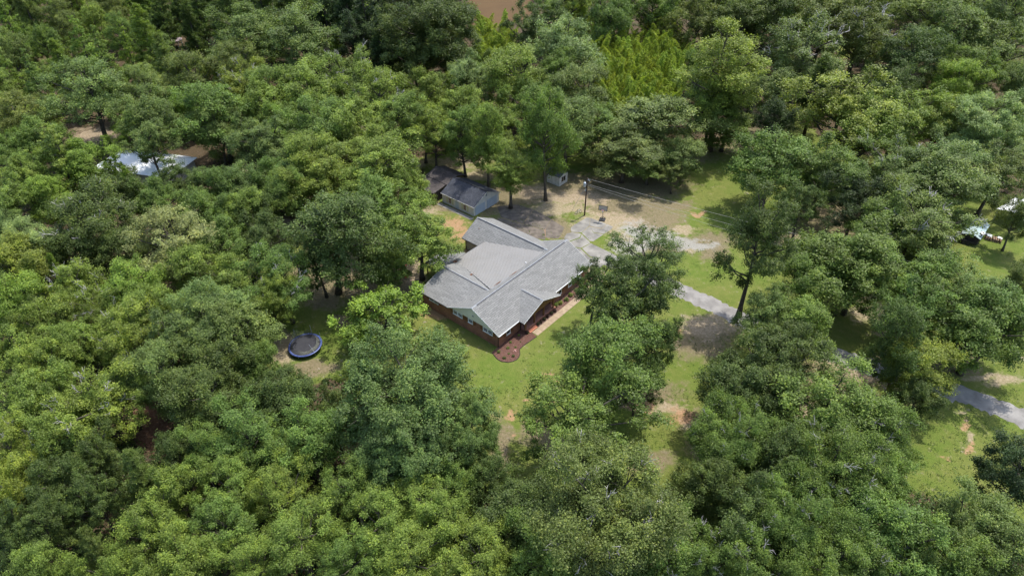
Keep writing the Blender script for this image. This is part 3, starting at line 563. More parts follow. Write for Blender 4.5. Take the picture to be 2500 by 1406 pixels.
MB().extr([(0, 0.25, 2.5), (8.9, 0.25, 2.5), (8.9, 0.25, 2.9), (6.6, 0.25, 3.85), (3.2, 0.25, 2.95)], (0, 0.05, 0)).build('gable_siding', 'oldwood', K)
w_ = B(-0.13, -0.1, 2.6, 3.6, 1.2, 2.0).build('window', 'whitepaint', K); B(-0.15, -0.13, 2.7, 3.5, 1.3, 1.9).build('pane', 'glass', w_)
# white shed
Q = empty('white_shed', wp(49.8, 25.05), PH, 'small weathered white shed with a double window and dark roof', 'shed')
B(0, 3.1, 0, 3.6, 0, 2.35).build('wall', 'whitepaint', Q)
MB().slab([(-0.2, -0.2, 2.4), (1.55, -0.2, 3.0), (1.55, 3.8, 3.0), (-0.2, 3.8, 2.4)], 0.08).build('roof', 'sh_dark', Q)
MB().slab([(1.552, -0.2, 3.0), (3.3, -0.2, 2.4), (3.3, 3.8, 2.4), (1.552, 3.8, 3.0)], 0.08).build('roof', 'sh_dark', Q)
MB().extr([(0, 0.0, 2.35), (3.1, 0.0, 2.35), (1.55, 0.0, 2.88)], (0, 0.05, 0)).build('gable_siding', 'whitepaint', Q)
f = B(0.7, 2.3, -0.05, 0, 0.8, 2.1).build('window', 'beige', Q); B(0.8, 1.42, -0.07, -0.05, 0.88, 2.02).build('pane', 'glass', f); B(1.58, 2.2, -0.07, -0.05, 0.88, 2.02).build('pane', 'glass', f)
B(-0.03, 0, 1.5, 1.56, 0, 2.3).build('trim', 'white', Q); B(-0.04, 0.0, 1.7, 2.6, 0.05, 2.0).build('door', 'whitepaint', Q)

# ------------------------------------------------------------------ utility pole, wires
pb = at(1427, 526); PT = 8.9
UP = empty('utility_pole', (pb[0], pb[1], 0), 0, 'dark wooden utility pole with grey transformer near the basketball hoop', 'utility pole')
MB().tube([(0, 0, 0), (0.0, 0, 4.5), (0.02, 0, PT)], [0.17, 0.15, 0.12], 8).build('pole', 'pole', UP)
tr = MB().lathe([(0, 7.0), (0.26, 7.0), (0.29, 7.1), (0.29, 7.85), (0.24, 7.98), (0, 8.0)], 12, (-0.45, -0.05)).build('transformer', 'steel', UP, True)
MB().tube([(-0.45, -0.05, 8.0), (-0.45, -0.05, 8.25)], 0.04, 6).build('bushing', 'whitepaint', tr)
B(-0.3, -0.1, -0.06, 0.06, 7.3, 7.6).build('bracket', 'steel', UP)
MB().tube([(-0.25, -0.1, 6.0), (-0.1, 0, 6.6)], [0.12, 0.07], 6).build('meter_head', 'steel', UP)
for x, z in ((0.2, 8.5), (0.5, 8.35)): MB().lathe([(0, z-0.15), (0.08, z-0.12), (0.1, z), (0.05, z+0.12), (0, z+0.15)], 8, (x, 0)).build('insulator', 'steel', UP)
B(-0.1, 0.6, -0.04, 0.04, 8.15, 8.22).build('arm', 'pole', UP)
ga = at(1382, 541)-pb; MB().tube([(-0.1, 0, 7.2), (ga[0], ga[1], 0.05)], 0.02, 4).build('guy_wire', 'wire', UP)
MB().tube([(ga[0], ga[1], 0.05), (ga[0]+(-0.1-ga[0])*0.3, ga[1]*0.7, 2.2)], 0.05, 6).build('guy_guard', 'yellow', UP)
def wirepts(z0, q, zq, ext=1.2, dx=0.0):
    a = np.array([pb[0]+dx, pb[1], z0]); b_ = at(*q, zq); d = (b_-a)*ext; e = a+d; L = []
    for t in np.linspace(0, 1, 24): L.append(tuple(a+d*t-np.array([0, 0, 1])*0.9*4*t*(1-t)*0.5))
    return L, e
ends = []
for nm, z0, q, zq, lab in (('overhead_wire', 8.85, (2078, 601), 8.4, 'topmost overhead wire running right from the utility pole'), ('overhead_wire', 7.6, (2008, 603), 7.2, 'middle overhead wire running right from the utility pole'), ('overhead_wire', 7.3, (1980, 618), 6.9, 'lowest thin overhead wire running right from the utility pole')):
    L, e = wirepts(z0, q, zq, 1.22); ends.append(e)
    o = MB().tube(L, 0.015, 4).build(nm, 'wire'); tag(o, lab, 'wire', 'overhead wires')
o = empty('utility_pole', (ends[0][0], ends[0][1], 0), 0, 'second wooden utility pole hidden under the right-hand oaks', 'utility pole'); MB().tube([(0, 0, 0), (0, 0, 8.9)], [0.17, 0.12], 8).build('pole', 'pole', o)

# ------------------------------------------------------------------ basketball hoop
hb = at(1470, 538); HB = empty('basketball_hoop', (hb[0], hb[1], 0), R(-18), 'portable basketball hoop with black base beside the concrete pad', 'basketball hoop')
MB().extr([(-0.62, -0.45, 0.02), (0.62, -0.45, 0.02), (0.62, 0.75, 0.02), (-0.62, 0.75, 0.02)], (0, 0, 0.18)).build('base', 'black', HB)
MB().tube([(-0.5, 0.7, 0.2), (0, 0.1, 1.0), (0.5, 0.7, 0.2)], 0.05, 5).build('brace', 'black', HB)
MB().tube([(0, 0.5, 0.1), (0, 0.2, 1.6), (0, 0.0, 3.0)], 0.07, 6).build('pole', 'black', HB)
bbd = B(-0.85, 0.85, -0.25, -0.2, 2.6, 3.6).build('backboard', 'beige', HB)
for q in ((-0.9, 0.9, -0.27, -0.18, 2.52, 2.6), (-0.9, 0.9, -0.27, -0.18, 3.6, 3.68), (-0.93, -0.85, -0.27, -0.18, 2.52, 3.68), (0.85, 0.93, -0.27, -0.18, 2.52, 3.68)): B(*q).build('frame', 'black', bbd)
MB().tube([(0.25*math.cos(t), -0.52+0.25*math.sin(t), 2.8) for t in np.linspace(0, 2*math.pi, 14)], 0.035, 5).build('rim', 'orange', HB)
MB().lathe([(0.24, 2.78), (0.17, 2.55), (0.13, 2.35)], 10, (0, -0.52)).build('net', 'white', HB)
# bicycle
bb = at(1412, 521); BK = empty('bicycle', (bb[0], bb[1], 0), R(25), 'grey bicycle parked on the grass left of the utility pole', 'bicycle')
for cx in (-0.52, 0.52):
    wl = MB().tube([(cx+0.33*math.cos(t), 0, 0.35+0.33*math.sin(t)) for t in np.linspace(0, 2*math.pi, 18)], 0.03, 5).build('wheel', 'black', BK)
    b = MB()
    for t in np.arange(0, math.pi, math.pi/5): b.tube([(cx-0.32*math.cos(t), 0, 0.35-0.32*math.sin(t)), (cx+0.32*math.cos(t), 0, 0.35+0.32*math.sin(t))], 0.008, 3)
    b.build('spokes', 'steel', wl)
b = MB(); J = {'r': (-0.52, 0, 0.35), 'b': (-0.08, 0, 0.3), 's': (-0.2, 0, 0.8), 'h': (0.34, 0, 0.85), 'f': (0.52, 0, 0.35)}
for a_, c_ in (('r', 'b'), ('r', 's'), ('b', 's'), ('b', 'h'), ('s', 'h'), ('h', 'f')): b.tube([J[a_], J[c_]], 0.028, 5)
b.build('frame', 'steel', BK); MB().tube([(0.38, -0.28, 1.0), (0.34, 0, 0.98), (0.38, 0.28, 1.0)], 0.02, 5).build('handlebar', 'steel', BK); MB().tube([(0.34, 0, 0.85), (0.34, 0, 0.98)], 0.02, 5).build('stem', 'steel', BK)
B(-0.34, -0.08, -0.07, 0.07, 0.86, 0.92).build('saddle', 'black', BK); MB().tube([(-0.2, 0, 0.8), (-0.2, 0, 0.88)], 0.02, 5).build('seat_post', 'steel', BK)

# ------------------------------------------------------------------ trampoline
TP = empty('trampoline', (-34.0, 83.0, 0), 0, 'round trampoline with blue rim pad and sagging safety net', 'trampoline'); TP.rotation_euler = (R(2), R(-3), 0.3)
TRr = 2.75
MB().lathe([(TRr-0.3, 0.90), (TRr-0.15, 0.94), (TRr, 0.92), (TRr+0.03, 0.84), (TRr-0.05, 0.82)], 40).build('rim_pad', 'bluepad', TP, True)
MB().lathe([(0, 0.84), (1.2, 0.85), (TRr-0.29, 0.89)], 40).build('bed', 'matgrey', TP, True)
for k in range(6):
    t = k*math.pi/3; x, y = math.cos(t)*(TRr-0.1), math.sin(t)*(TRr-0.1)
    MB().tube([(x, y, 0.85), (x*0.98, y*0.98, 0.0)], 0.03, 6).build('leg', 'steel', TP)
    top = (x*1.02, y*1.02, 2.75) if k in (0, 1, 2, 3) else (x*0.55, y*0.6, 2.1)
    if k in (0, 1, 2, 5): MB().tube([(x, y, 0.85), top], 0.035, 6).build('net_pole', 'steel', TP)
nv = []; nf = []
nn_ = 48
for j in range(5):
    for i in range(nn_):
        t = 2*math.pi*i/nn_; back = 0.5+0.5*math.sin(t-0.5); hgt = (0.25+1.55*back**1.3)*(0.8+0.25*math.cos(6*t)); rr = TRr-0.45-(1-back)*0.5*j/4+0.03*math.sin(9*t)
        nv.append((rr*math.cos(t), rr*math.sin(t), 0.9+hgt*j/4))
for j in range(4):
    for i in range(nn_): nf.append((j*nn_+i, j*nn_+(i+1) % nn_, (j+1)*nn_+(i+1) % nn_, (j+1)*nn_+i))
b = MB(); b.v = nv; b.f = nf; b.build('net', 'net', TP, True)

# ------------------------------------------------------------------ playset with green canopy
PS = empty('playset', (-21.6, 104.6, 0), PH-0.2, 'wooden play tower with a dark green canopy under the oaks', 'playset')
for x in (-0.9, 0.9):
    for y in (-0.9, 0.9): B(x-0.06, x+0.06, y-0.06, y+0.06, 0, 2.7).build('post', 'darkwood', PS)
B(-0.95, 0.95, -0.95, 0.95, 1.3, 1.38).build('platform', 'darkwood', PS)
b = MB(); P5 = [(-1.25, 2.6), (-0.7, 3.15), (0, 3.4), (0.7, 3.15), (1.25, 2.6)]
for i in range(4):
    b.slab([(P5[i][0], -1.3, P5[i][1]), (P5[i+1][0], -1.3, P5[i+1][1]), (P5[i+1][0], 1.3, P5[i+1][1]), (P5[i][0], 1.3, P5[i][1])], 0.03)
b.build('canopy', 'green_tarp', PS)
MB().tube([(0.9, 0, 2.4), (3.6, 0, 2.4)], 0.06, 6).build('swing_beam', 'darkwood', PS)
for y in (-0.8, 0.8): MB().tube([(3.6, 0, 2.4), (3.8, y, 0)], 0.05, 6).build('swing_leg', 'darkwood', PS)
for x in (1.7, 2.7):
    b = MB(); b.tube([(x-0.2, 0, 2.4), (x-0.2, 0, 0.6)], 0.012, 4); b.tube([(x+0.2, 0, 2.4), (x+0.2, 0, 0.6)], 0.012, 4); cc = b.build('swing_rope', 'steel', PS); B(x-0.22, x+0.22, -0.1, 0.1, 0.55, 0.6).build('swing_seat', 'red', PS)
MB().slab([(-0.3, -0.95, 1.35), (0.3, -0.95, 1.35), (0.3, -3.0, 0.25), (-0.3, -3.0, 0.25)][::-1], 0.05).build('slide', 'red', PS)

# ------------------------------------------------------------------ far buildings and small things
wb = at(392, 425); WB = empty('white_roofed_building', (wb[0]-3, wb[1], 0), R(-14), 'large white metal roof glimpsed through the trees at left', 'building')
B(-9, 10, -4.6, 4.6, 0, 3.0).build('wall', 'beige', WB)
MB().slab([(-9.6, -5.2, 3.0), (10.6, -5.2, 3.0), (7.5, 0, 4.7), (-5.5, 0, 4.7)], 0.1).build('roof', 'whiteroof', WB)
MB().slab([(-5.5, 0.003, 4.7), (7.5, 0.003, 4.7), (10.6, 5.2, 3.0), (-9.6, 5.2, 3.0)], 0.1).build('roof', 'whiteroof', WB)
MB().slab([(10.602, -5.2, 3.0), (10.602, 5.2, 3.0), (7.502, 0, 4.7)], 0.1).build('roof', 'whiteroof', WB)
MB().slab([(-9.602, 5.2, 3.0), (-9.602, -5.2, 3.0), (-5.502, 0, 4.7)], 0.1).build('roof', 'whiteroof', WB)
0 and MB().slab([(-9.602, -5.2, 3.0), (-5.502, 0, 4.7), (-9.602, 5.2, 3.0)], 0.1).build('roof', 'whiteroof', WB)
gz = at(425, 97, 2.6); GZ = empty('gazebo', (gz[0], gz[1], 0), 0, 'small round gazebo with faded pinkish roof at the dark pine edge', 'gazebo')
MB().lathe([(2.6, 2.6), (1.1, 3.5), (1.1, 3.55)], 10).build('roof', 'pinkroof', GZ); MB().lathe([(1.2, 3.6), (0.0, 4.1)], 10).build('cupola', 'red', GZ)
for k in range(8): MB().tube([(2.2*math.cos(k*math.pi/4), 2.2*math.sin(k*math.pi/4), 0), (2.2*math.cos(k*math.pi/4), 2.2*math.sin(k*math.pi/4), 2.65)], 0.1, 6).build('post', 'pale', GZ)
rs = at(2379, 580); RS = empty('metal_roofed_shed', (rs[0], rs[1], 0), R(48), 'low shed with pale grey-green metal roof in the right-hand clearing', 'shed')
B(-3.0, 3.4, -1.0, 1.6, 0, 1.7).build('wall', 'darkwood', RS)
MB().slab([(-3.4, -1.3, 1.75), (3.8, -1.3, 1.75), (3.8, 0.4, 2.3), (-3.4, 0.4, 2.3)], 0.07).build('roof', 'greenroof', RS); MB().slab([(-3.4, 0.402, 2.3), (3.8, 0.402, 2.3), (3.8, 2.2, 1.75), (-3.4, 2.2, 1.75)], 0.07).build('roof', 'greenroof', RS)
tl = at(2357, 592); TL = empty('flatbed_trailer', (tl[0], tl[1], 0), R(-33), 'low black trailer parked at the end of the metal shed', 'trailer')
B(-1.7, 1.7, -0.8, 0.8, 0.5, 0.62).build('bed', 'black', TL)
for y in (-0.8, 0.74): B(-1.7, 1.7, y, y+0.06, 0.62, 0.95).build('side_rail', 'black', TL)
for x in (-0.4, 0.4):
    for y in (-0.95, 0.8): MB().extr([(x+0.32*math.cos(t), y, 0.33+0.32*math.sin(t)) for t in np.linspace(0, 2*math.pi, 12, endpoint=False)], (0, 0.15, 0)).build('wheel', 'black', TL)
MB().tube([(1.7, 0, 0.5), (2.7, 0, 0.4)], 0.06, 5).build('tongue', 'black', TL)
wpx = at(2424, 587); WPL = empty('woodpile', (wpx[0], wpx[1], 0), R(-30), 'small pile of cut logs with white sheets on the grass', 'woodpile')
for i in range(14):
    x = -1.3+(i % 7)*0.42; z = 0.18+0.32*(i//7); MB().tube([(x+random.uniform(-.08, .08), -0.6, z), (x, 0.7, z+random.uniform(-.03, .05))], 0.17, 7).build('log', 'log', WPL)
MB().slab([(-1.4, -0.2, 0.85), (-0.5, -0.3, 0.8), (-0.4, 0.6, 0.85), (-1.3, 0.7, 0.9)], 0.04).build('white_sheet', 'white', WPL); MB().slab([(0.5, 0.0, 0.82), (1.4, -0.1, 0.8), (1.3, 0.5, 0.85), (0.6, 0.6, 0.85)], 0.04).build('white_sheet', 'white', WPL)
bx_ = at(2385, 596); BP = empty('box_on_post', (bx_[0], bx_[1], 0), R(20), 'white topped box on a thin post by the metal shed', 'feeder')
MB().tube([(0, 0, 0), (0, 0, 2.3)], 0.06, 6).build('post', 'darkwood', BP); B(-0.2, 0.75, -0.35, 0.35, 2.25, 2.5).build('box', 'darkwood', BP); MB().slab([(-0.25, -0.4, 2.55), (0.8, -0.4, 2.55), (0.8, 0.4, 2.6), (-0.25, 0.4, 2.6)], 0.05).build('lid', 'white', BP)
wr_ = at(2490, 510, 2.6); WR = empty('carport', (wr_[0], wr_[1], 0), R(35), 'bright white carport roof at the right edge behind oaks', 'carport')
MB().slab([(-4, -2.8, 2.6), (4, -2.8, 2.6), (4, 0, 3.3), (-4, 0, 3.3)], 0.06).build('roof', 'whiteroof', WR); MB().slab([(-4, 0.003, 3.3), (4, 0.003, 3.3), (4, 2.8, 2.6), (-4, 2.8, 2.6)], 0.06).build('roof', 'whiteroof', WR)
for x in (-3.7, 3.7):
    for y in (-2.5, 2.5): B(x-0.06, x+0.06, y-0.06, y+0.06, 0, 2.7).build('post', 'steel', WR)
#TREES
# ------------------------------------------------------------------ vegetation: crowns of real leaf faces on trunks with limbs
def unit(a): return a/np.maximum(np.linalg.norm(a, axis=-1, keepdims=True), 1e-6)
def leafmesh(name, P, N, L, W, tint, droop=None):
    n = len(P); rnd = rng.normal(0, 1, (n, 3))
    a = unit(rnd-N*(rnd*N).sum(-1, keepdims=True))
    if droop is not None: a = unit(droop)
    b = unit(np.cross(N, a))
    L = L[:, None]; W = W[:, None]
    v = np.stack([P-a*L, P+b*W, P+a*L, P-b*W], 1).reshape(-1, 3)
    q = np.arange(4*n).reshape(n, 4); me = quadmesh(name, v, q)
    A = me.attributes.new('tint', 'FLOAT', 'FACE'); A.data.foreach_set('value', tint.astype(np.float32)); me.materials.append(M['leaf']); return me
def fib(n, zmin, r):
    i = np.arange(n)+0.5; z = 1-(1-zmin)*i/n; t = i*2.39996+r.random()*6; s = np.sqrt(1-z*z); return np.stack([s*np.cos(t), s*np.sin(t), z], 1)+r.normal(0, 0.13, (n, 3))
def lobes_to_leaves(r, cen, rad, c0, n2, n3, ls, squash=0.72, drop=0.1, outl=0.06, soft=0.32):
    P, N, T = [], [], []
    for c, R_ in zip(cen, rad):
        out = unit((c-c0)[None]+1e-3)[0]; k = max(5, int(n2*r.uniform(0.8, 1.2)))
        d = unit(r.normal(0, 1, (k, 3))+out*0.75+np.array([0, 0, 0.35]))
        c2 = c+d*R_*r.uniform(0.35, 1.12, (k, 1))*np.array([1, 1, squash]); r2 = R_*r.uniform(0.18, 0.58, k)
        keep = r.random(k) > drop; c2, r2, d = c2[keep], r2[keep], d[keep]
        for cc, rr, dd in zip(c2, r2, d):
            m = max(24, int(n3*(rr/(6*0.13))**1.5)); e = unit(r.normal(0, 1, (m, 3))+dd*0.45+np.array([0, 0, 0.3]))
            u = np.clip(0.62+r.normal(0, soft, (m, 1)), 0.05, 1.7)
            sp = e*rr*u*np.array([1, 1, 0.72]); ax = unit((out+r.normal(0, .5, 3))[None])[0]; sp = sp+ax*(sp@ax)[:, None]*0.45
            P.append(cc+sp); N.append(unit(e*0.35+out*0.25+np.array([0, 0, 0.55])+r.normal(0, 0.5, (m, 3))))
            T.append(np.clip(r.normal(0.45, 0.2, m)+r.normal(0, 0.13), 0, 1))
    P, N, T = np.concatenate(P), np.concatenate(N), np.concatenate(T)
    n = len(P); return P, N, ls*r.uniform(0.7, 1.35, n), ls*0.55*r.uniform(0.7, 1.3, n), T
def limbs(r, targets, H, zc, tr=0.34, lean=0.0, base=0.3):
    b = MB(); x1, y1 = r.normal(0, 0.25, 2); top = (x1*1.5, y1*1.5, zc+0.25*(H-zc))
    def tp(t):
        z = top[2]*t; return Vector((x1*1.5*t+0.12*math.sin(t*7), y1*1.5*t+0.1*math.cos(t*6)-0.1, z))
    b.tube([tp(t) for t in np.linspace(0, 1, 9)], [tr*(1.5 if t == 0 else 1.08)*(1-0.82*t) for t in np.linspace(0, 1, 9)], 7)
    for c in targets:
        c = Vector(c); t0 = min(0.92, max(base, (c.z-1.2-0.35*math.hypot(c.x, c.y))/top[2])); s = tp(t0); m = s.lerp(c, 0.5)+Vector((r.normal(0, .25), r.normal(0, .25), -0.25+r.normal(0, .2)))
        b.tube([s, s.lerp(m, .5)+Vector((0, 0, .1)), m, m.lerp(c, .6)+Vector((r.normal(0, .15), r.normal(0, .15), .1)), c], [tr*.42*(1-t0*.4), tr*.34, tr*.26, tr*.18, tr*.07], 5)
        for _ in range(2):
            e = c+Vector((r.normal(0, .8), r.normal(0, .8), r.uniform(0.1, .9))); b.tube([m.lerp(c, .5), m.lerp(c, .5).lerp(e, .6)+Vector((0, 0, .15)), e], [tr*.16, tr*.1, tr*.04], 4)
    return b
def twigs(r, tips, c0, n=7, ln=1.25):
    b = MB(); idx = r.choice(len(tips), min(n, len(tips)), replace=False)
    for i in idx:
        c = np.array(tips[i]); o = unit(((c-c0)+np.array([0, 0, 1.5]))[None])[0]; s = c+o*0.6
        for k in range(3):
            d = unit((o+r.normal(0, 0.55, 3))[None])[0]; L = ln*r.uniform(0.7, 1.5); m = s+d*L*0.5+r.normal(0, .12, 3); e = s+d*L+r.normal(0, .2, 3)
            b.tube([s, m, e], [0.07, 0.045, 0.022], 4)
            for _ in range(3):
                d2 = unit((d+r.normal(0, 0.7, 3))[None])[0]; q = m+(e-m)*r.random(); b.tube([q, q+d2*L*0.28+r.normal(0, .06, 3), q+d2*L*0.55], [0.04, 0.03, 0.016], 3)
    return b
PROTO = {}
class PT_: pass
def proto(key, H, r0, leafme, trunkmb, deadmb=None):
    p = PT_(); p.H, p.r0, p.leaf = H, r0, leafme; p.zc = None
    p.trunk = trunkmb; p.dead = deadmb
    def tomesh(mb, nm, m):
        me = bpy.data.meshes.new(nm); me.from_pydata(mb.v, [], mb.f); me.polygons.foreach_set('use_smooth', [True]*len(me.polygons)); me.materials.append(M[m]); return me
    p.trunk = tomesh(trunkmb, 'trunk', 'bark'); p.dead = tomesh(deadmb, 'dead_branches', 'deadbark') if deadmb else None
    PROTO.setdefault(key, []).append(p); return p
def oak(key, seed, nl=21, n2=13, n3=125, ls=0.135, H=16, R0=6.0, z0=2.6, drop=0.12, spread=0.64, lr=(0.20, 0.44), dead=0, zmin=-0.86, squash=0.8, core=5, tr=0.34, irregular=0.16, soft=0.32, rmin=0.2):
    r = np.random.default_rng(seed); zc = (H+z0)/2; rz = (H-z0)/2; c0 = np.array([0, 0, zc-rz*0.3])
    d = fib(nl, zmin, r); cen = d*np.array([R0*spread, R0*spread, rz*spread])*(1+r.normal(0, irregular, (nl, 1)))+np.array([0, 0, zc])
    rad = R0*r.uniform(*lr, nl)
    if core:
        cc = r.normal(0, 0.22, (core, 3))*np.array([R0, R0, rz])+np.array([0, 0, zc]); cen = np.concatenate([cen, cc]); rad = np.concatenate([rad, R0*r.uniform(0.3, 0.42, core)])
    P, N, L, W, T = lobes_to_leaves(r, cen, rad, c0, n2, n3*(6/R0)**0.8, ls, squash, drop, soft=soft)
    me = leafmesh('crown', P, N, L, W, T)
    p = proto(key, H, R0, me, limbs(r, cen[:nl], H, zc, tr), twigs(r, cen[:nl][cen[:nl, 2] > zc-1], c0, dead) if dead else None); p.zc = zc; return p
for s in range(5): oak('oak', 100+s)
for s in range(2): oak('open', 120+s, nl=24, drop=0.16, irregular=0.26, spread=0.70, lr=(0.20, 0.34), core=4, n2=13, z0=3.6)
for s in range(3): oak('twiggy', 130+s, nl=18, dead=16, drop=0.16, ls=0.125, n3=140, irregular=0.18)
for s in range(2): oak('dense', 140+s, nl=44, n2=13, n3=165, ls=0.13, spread=0.76, lr=(0.22, 0.32), drop=0.0, irregular=0.04, zmin=-0.8, z0=2.4, core=10, R0=8.0, H=18, soft=0.24)
oak('grand', 145, nl=40, n2=14, n3=170, ls=0.13, spread=0.68, lr=(0.17, 0.32), drop=0.06, irregular=0.16, R0=9.0, H=19, z0=3.0, dead=40, core=8, tr=0.45)
oak('grand', 146, nl=36, n2=14, n3=170, ls=0.13, spread=0.66, lr=(0.18, 0.34), drop=0.06, irregular=0.2, R0=9.0, H=19, z0=3.0, dead=34, core=8, tr=0.45)
for s in range(3): oak('tall', 150+s, H=22, nl=26, z0=5.0, n2=12, n3=105, drop=0.1, spread=0.68, lr=(0.26, 0.4), irregular=0.2, zmin=-0.9, core=6, R0=6.0, tr=0.42)
for s in range(2): oak('fine', 160+s, nl=20, n2=16, n3=80, ls=0.125, drop=0.08, sub=None) if False else oak('fine', 160+s, nl=22, n2=14, n3=125, ls=0.11, drop=0.06, lr=(0.22, 0.34))
def cone(key, seed, H=17, R0=3.6):
    r = np.random.default_rng(seed); cen, rad = [], []
    for t in np.linspace(0.0, 0.97, 9):
        z = 2.4+(H-2.8)*t; rr = R0*(1-t)**0.75*0.62; k = max(1, int(6*(1-t)+1.5))
        for j in range(k):
            a = 6.283*j/k+t*5+r.normal(0, .2); cen.append([rr*math.cos(a), rr*math.sin(a), z+r.normal(0, .3)]); rad.append(0.35+R0*0.30*(1-t*0.65))
    cen, rad = np.array(cen), np.array(rad); P, N, L, W, T = lobes_to_leaves(r, cen, rad, np.array([0, 0, H*0.5]), 10, 130, 0.13, 0.8, 0.08)
    p = proto(key, H, R0, leafmesh('crown', P, N, L, W, T), limbs(r, cen[::3], H, H*0.72, 0.22)); p.zc = H*0.52; return p
cone('tulip', 170); cone('tulip', 171)
def pine(key, seed, H=17, R0=3.4, dense=1.0, z0=4.5):
    r = np.random.default_rng(seed); tuft = []; tips = []
    zz = z0
    while zz < H-0.3:
        t = (zz-z0)/(H-z0); rr = R0*(1-t)**0.7*(0.6+0.4*min(1, t*4+.4)); k = r.integers(4, 7)
        for j in range(k):
            a = r.random()*6.283; L = rr*r.uniform(0.6, 1.1); tip = np.array([L*math.cos(a), L*math.sin(a), zz+L*0.25]); tips.append(tip)
            for q in np.linspace(0.35, 1, max(3, int(L*3.2*dense))):
                tuft.append(np.array([tip[0]*q, tip[1]*q, zz+(tip[2]-zz)*q])+r.normal(0, 0.22, 3))
        zz += 0.62
    tuft = np.array(tuft); m = 44; Pc = np.repeat(tuft, m, 0); d = unit(r.normal(0, 1, Pc.shape)+np.array([0, 0, 0.5])); L = r.uniform(0.16, 0.3, len(Pc)); P = Pc+d*L[:, None]*1.1
    N = unit(np.cross(d, r.normal(0, 1, Pc.shape))+np.array([0, 0, .6])); N = unit(N-d*(N*d).sum(-1, keepdims=True)); T = np.clip(r.normal(.45, .2, len(Pc)), 0, 1)
    me = leafmesh('crown', P, N, L, np.full(len(P), 0.028)*r.uniform(.8, 1.6, len(P)), T, droop=d)
    b = MB(); b.tube([(0, 0, 0), (0.1, 0, H*.5), (0, 0.05, H*.97)], [0.26, 0.17, 0.03], 7)
    for tip in tips[::2]: b.tube([(0, 0, max(z0, tip[2]-0.25*math.hypot(tip[0], tip[1]))), tuple(tip)], [0.05, 0.015], 4)
    p = proto(key, H, R0, me, b); p.zc = (H+z0)/2; return p
pine('pine', 180); pine('pine', 181, dense=1.3)
def bamboo(seed, H=13):
    r = np.random.default_rng(seed); b = MB(); P, D = [], []
    for c in range(3):
        a = r.random()*6.28; off = np.array([math.cos(a), math.sin(a), 0])*0.5*c*0.6; ben = r.uniform(1.0, 2.4); az = r.random()*6.28; h = H*r.uniform(0.8, 1.0)
        f = lambda t: off+np.array([math.cos(az)*ben*t**2.6, math.sin(az)*ben*t**2.6, h*(t-0.09*t**6)])
        b.tube([tuple(f(t)) for t in np.linspace(0, 1, 9)], [0.05*(1-.85*t) for t in np.linspace(0, 1, 9)], 5)
        for t in np.linspace(0.3, 1.0, 42):
            w_ = 1.25*(1-t)**0.6+0.18
            for j in range(3):
                a2 = r.random()*6.28; dr = np.array([math.cos(a2), math.sin(a2), 0]); m = 16; u = r.uniform(0.1, 1, (m, 1)); P.append(f(t)+dr*w_*u+np.array([0, 0, 1])*(0.35*u-0.75*u*u)*w_+r.normal(0, .07, (m, 3))); D.append(unit(dr*0.5+np.array([0, 0, -0.8])+r.normal(0, .35, (m, 3))))
    P, D = np.concatenate(P), np.concatenate(D); n = len(P); N = unit(np.cross(D, r.normal(0, 1, D.shape))+np.array([0, 0, .3])); N = unit(N-D*(N*D).sum(-1, keepdims=True))
    me = leafmesh('foliage', P, N, r.uniform(.1, .2, n), np.full(n, .035), np.clip(r.normal(.5, .22, n), 0, 1), droop=D); p = proto('bamboo', H, 1.5, me, b); p.zc = H*.7; p.trunk.name = 'culms'; return p
for s in range(3): bamboo(190+s)
def bush(key, seed, R0=1.0, n=900, ls=0.09, up=0.0, H=1.6, width=0.5):
    r = np.random.default_rng(seed); k = 26; c = unit(r.normal(0, 1, (k, 3)))*np.array([.6, .6, .6])*R0; c[:, 2] = np.abs(c[:, 2])*H/1.3+0.35*H*r.random(k)
    Pc = np.repeat(c, n//k, 0); d = unit(r.normal(0, 1, Pc.shape)+np.array([0, 0, .5+up])); P = Pc+d*R0*.38*r.uniform(.4, 1.1, (len(Pc), 1)); N = unit(d+np.array([0, 0, .4])+r.normal(0, .4, P.shape))
    me = leafmesh('foliage', P, N, ls*r.uniform(.7, 1.3, len(P)), ls*width*r.uniform(.7, 1.3, len(P)), np.clip(r.normal(.5, .22, len(P)), 0, 1), droop=(d+np.array([0, 0, up])) if up else None)
    b = MB()
    for q in c[:8]: b.tube([(0, 0, 0), tuple(q*0.5+np.array([0, 0, .1])), tuple(q)], [.04, .025, .01], 4)
    p = proto(key, H, R0, me, b); p.zc = H*.5; p.trunk.name = 'stems'; return p
bush('bush', 200); bush('bush', 201)
oak('cedar', 210, H=6.5, R0=4.0, z0=0.3, nl=26, n2=12, n3=110, ls=0.12, spread=0.7, lr=(0.16, 0.26), drop=0.1, irregular=0.14, zmin=-0.5, core=4, tr=0.15)

COL = {'Y': (0.135, 0.170, 0.036), 'G': (0.092, 0.135, 0.034), 'D': (0.064, 0.090, 0.027), 'B': (0.102, 0.136, 0.045), 'O': (0.098, 0.118, 0.034), 'C': (0.175, 0.18, 0.075), 'L': (0.130, 0.185, 0.034), 'M': (0.120, 0.160, 0.036),
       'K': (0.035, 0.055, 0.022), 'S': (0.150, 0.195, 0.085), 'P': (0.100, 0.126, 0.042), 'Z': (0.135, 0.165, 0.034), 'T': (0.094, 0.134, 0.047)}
COL = {k: (v[0]*1.36, v[1]*1.40, v[2]*1.12) for k, v in COL.items()}
CN = {'Y': 'yellow-green', 'G': 'mid-green', 'D': 'dark green', 'B': 'dull blue-green', 'O': 'olive green', 'C': 'cream-flowering', 'L': 'bright lime green', 'M': 'fresh green', 'K': 'very dark green', 'S': 'pale silvery green', 'P': 'grey-green', 'Z': 'golden green', 'T': 'cool blue-green'}  # K is the darkest leaf colour
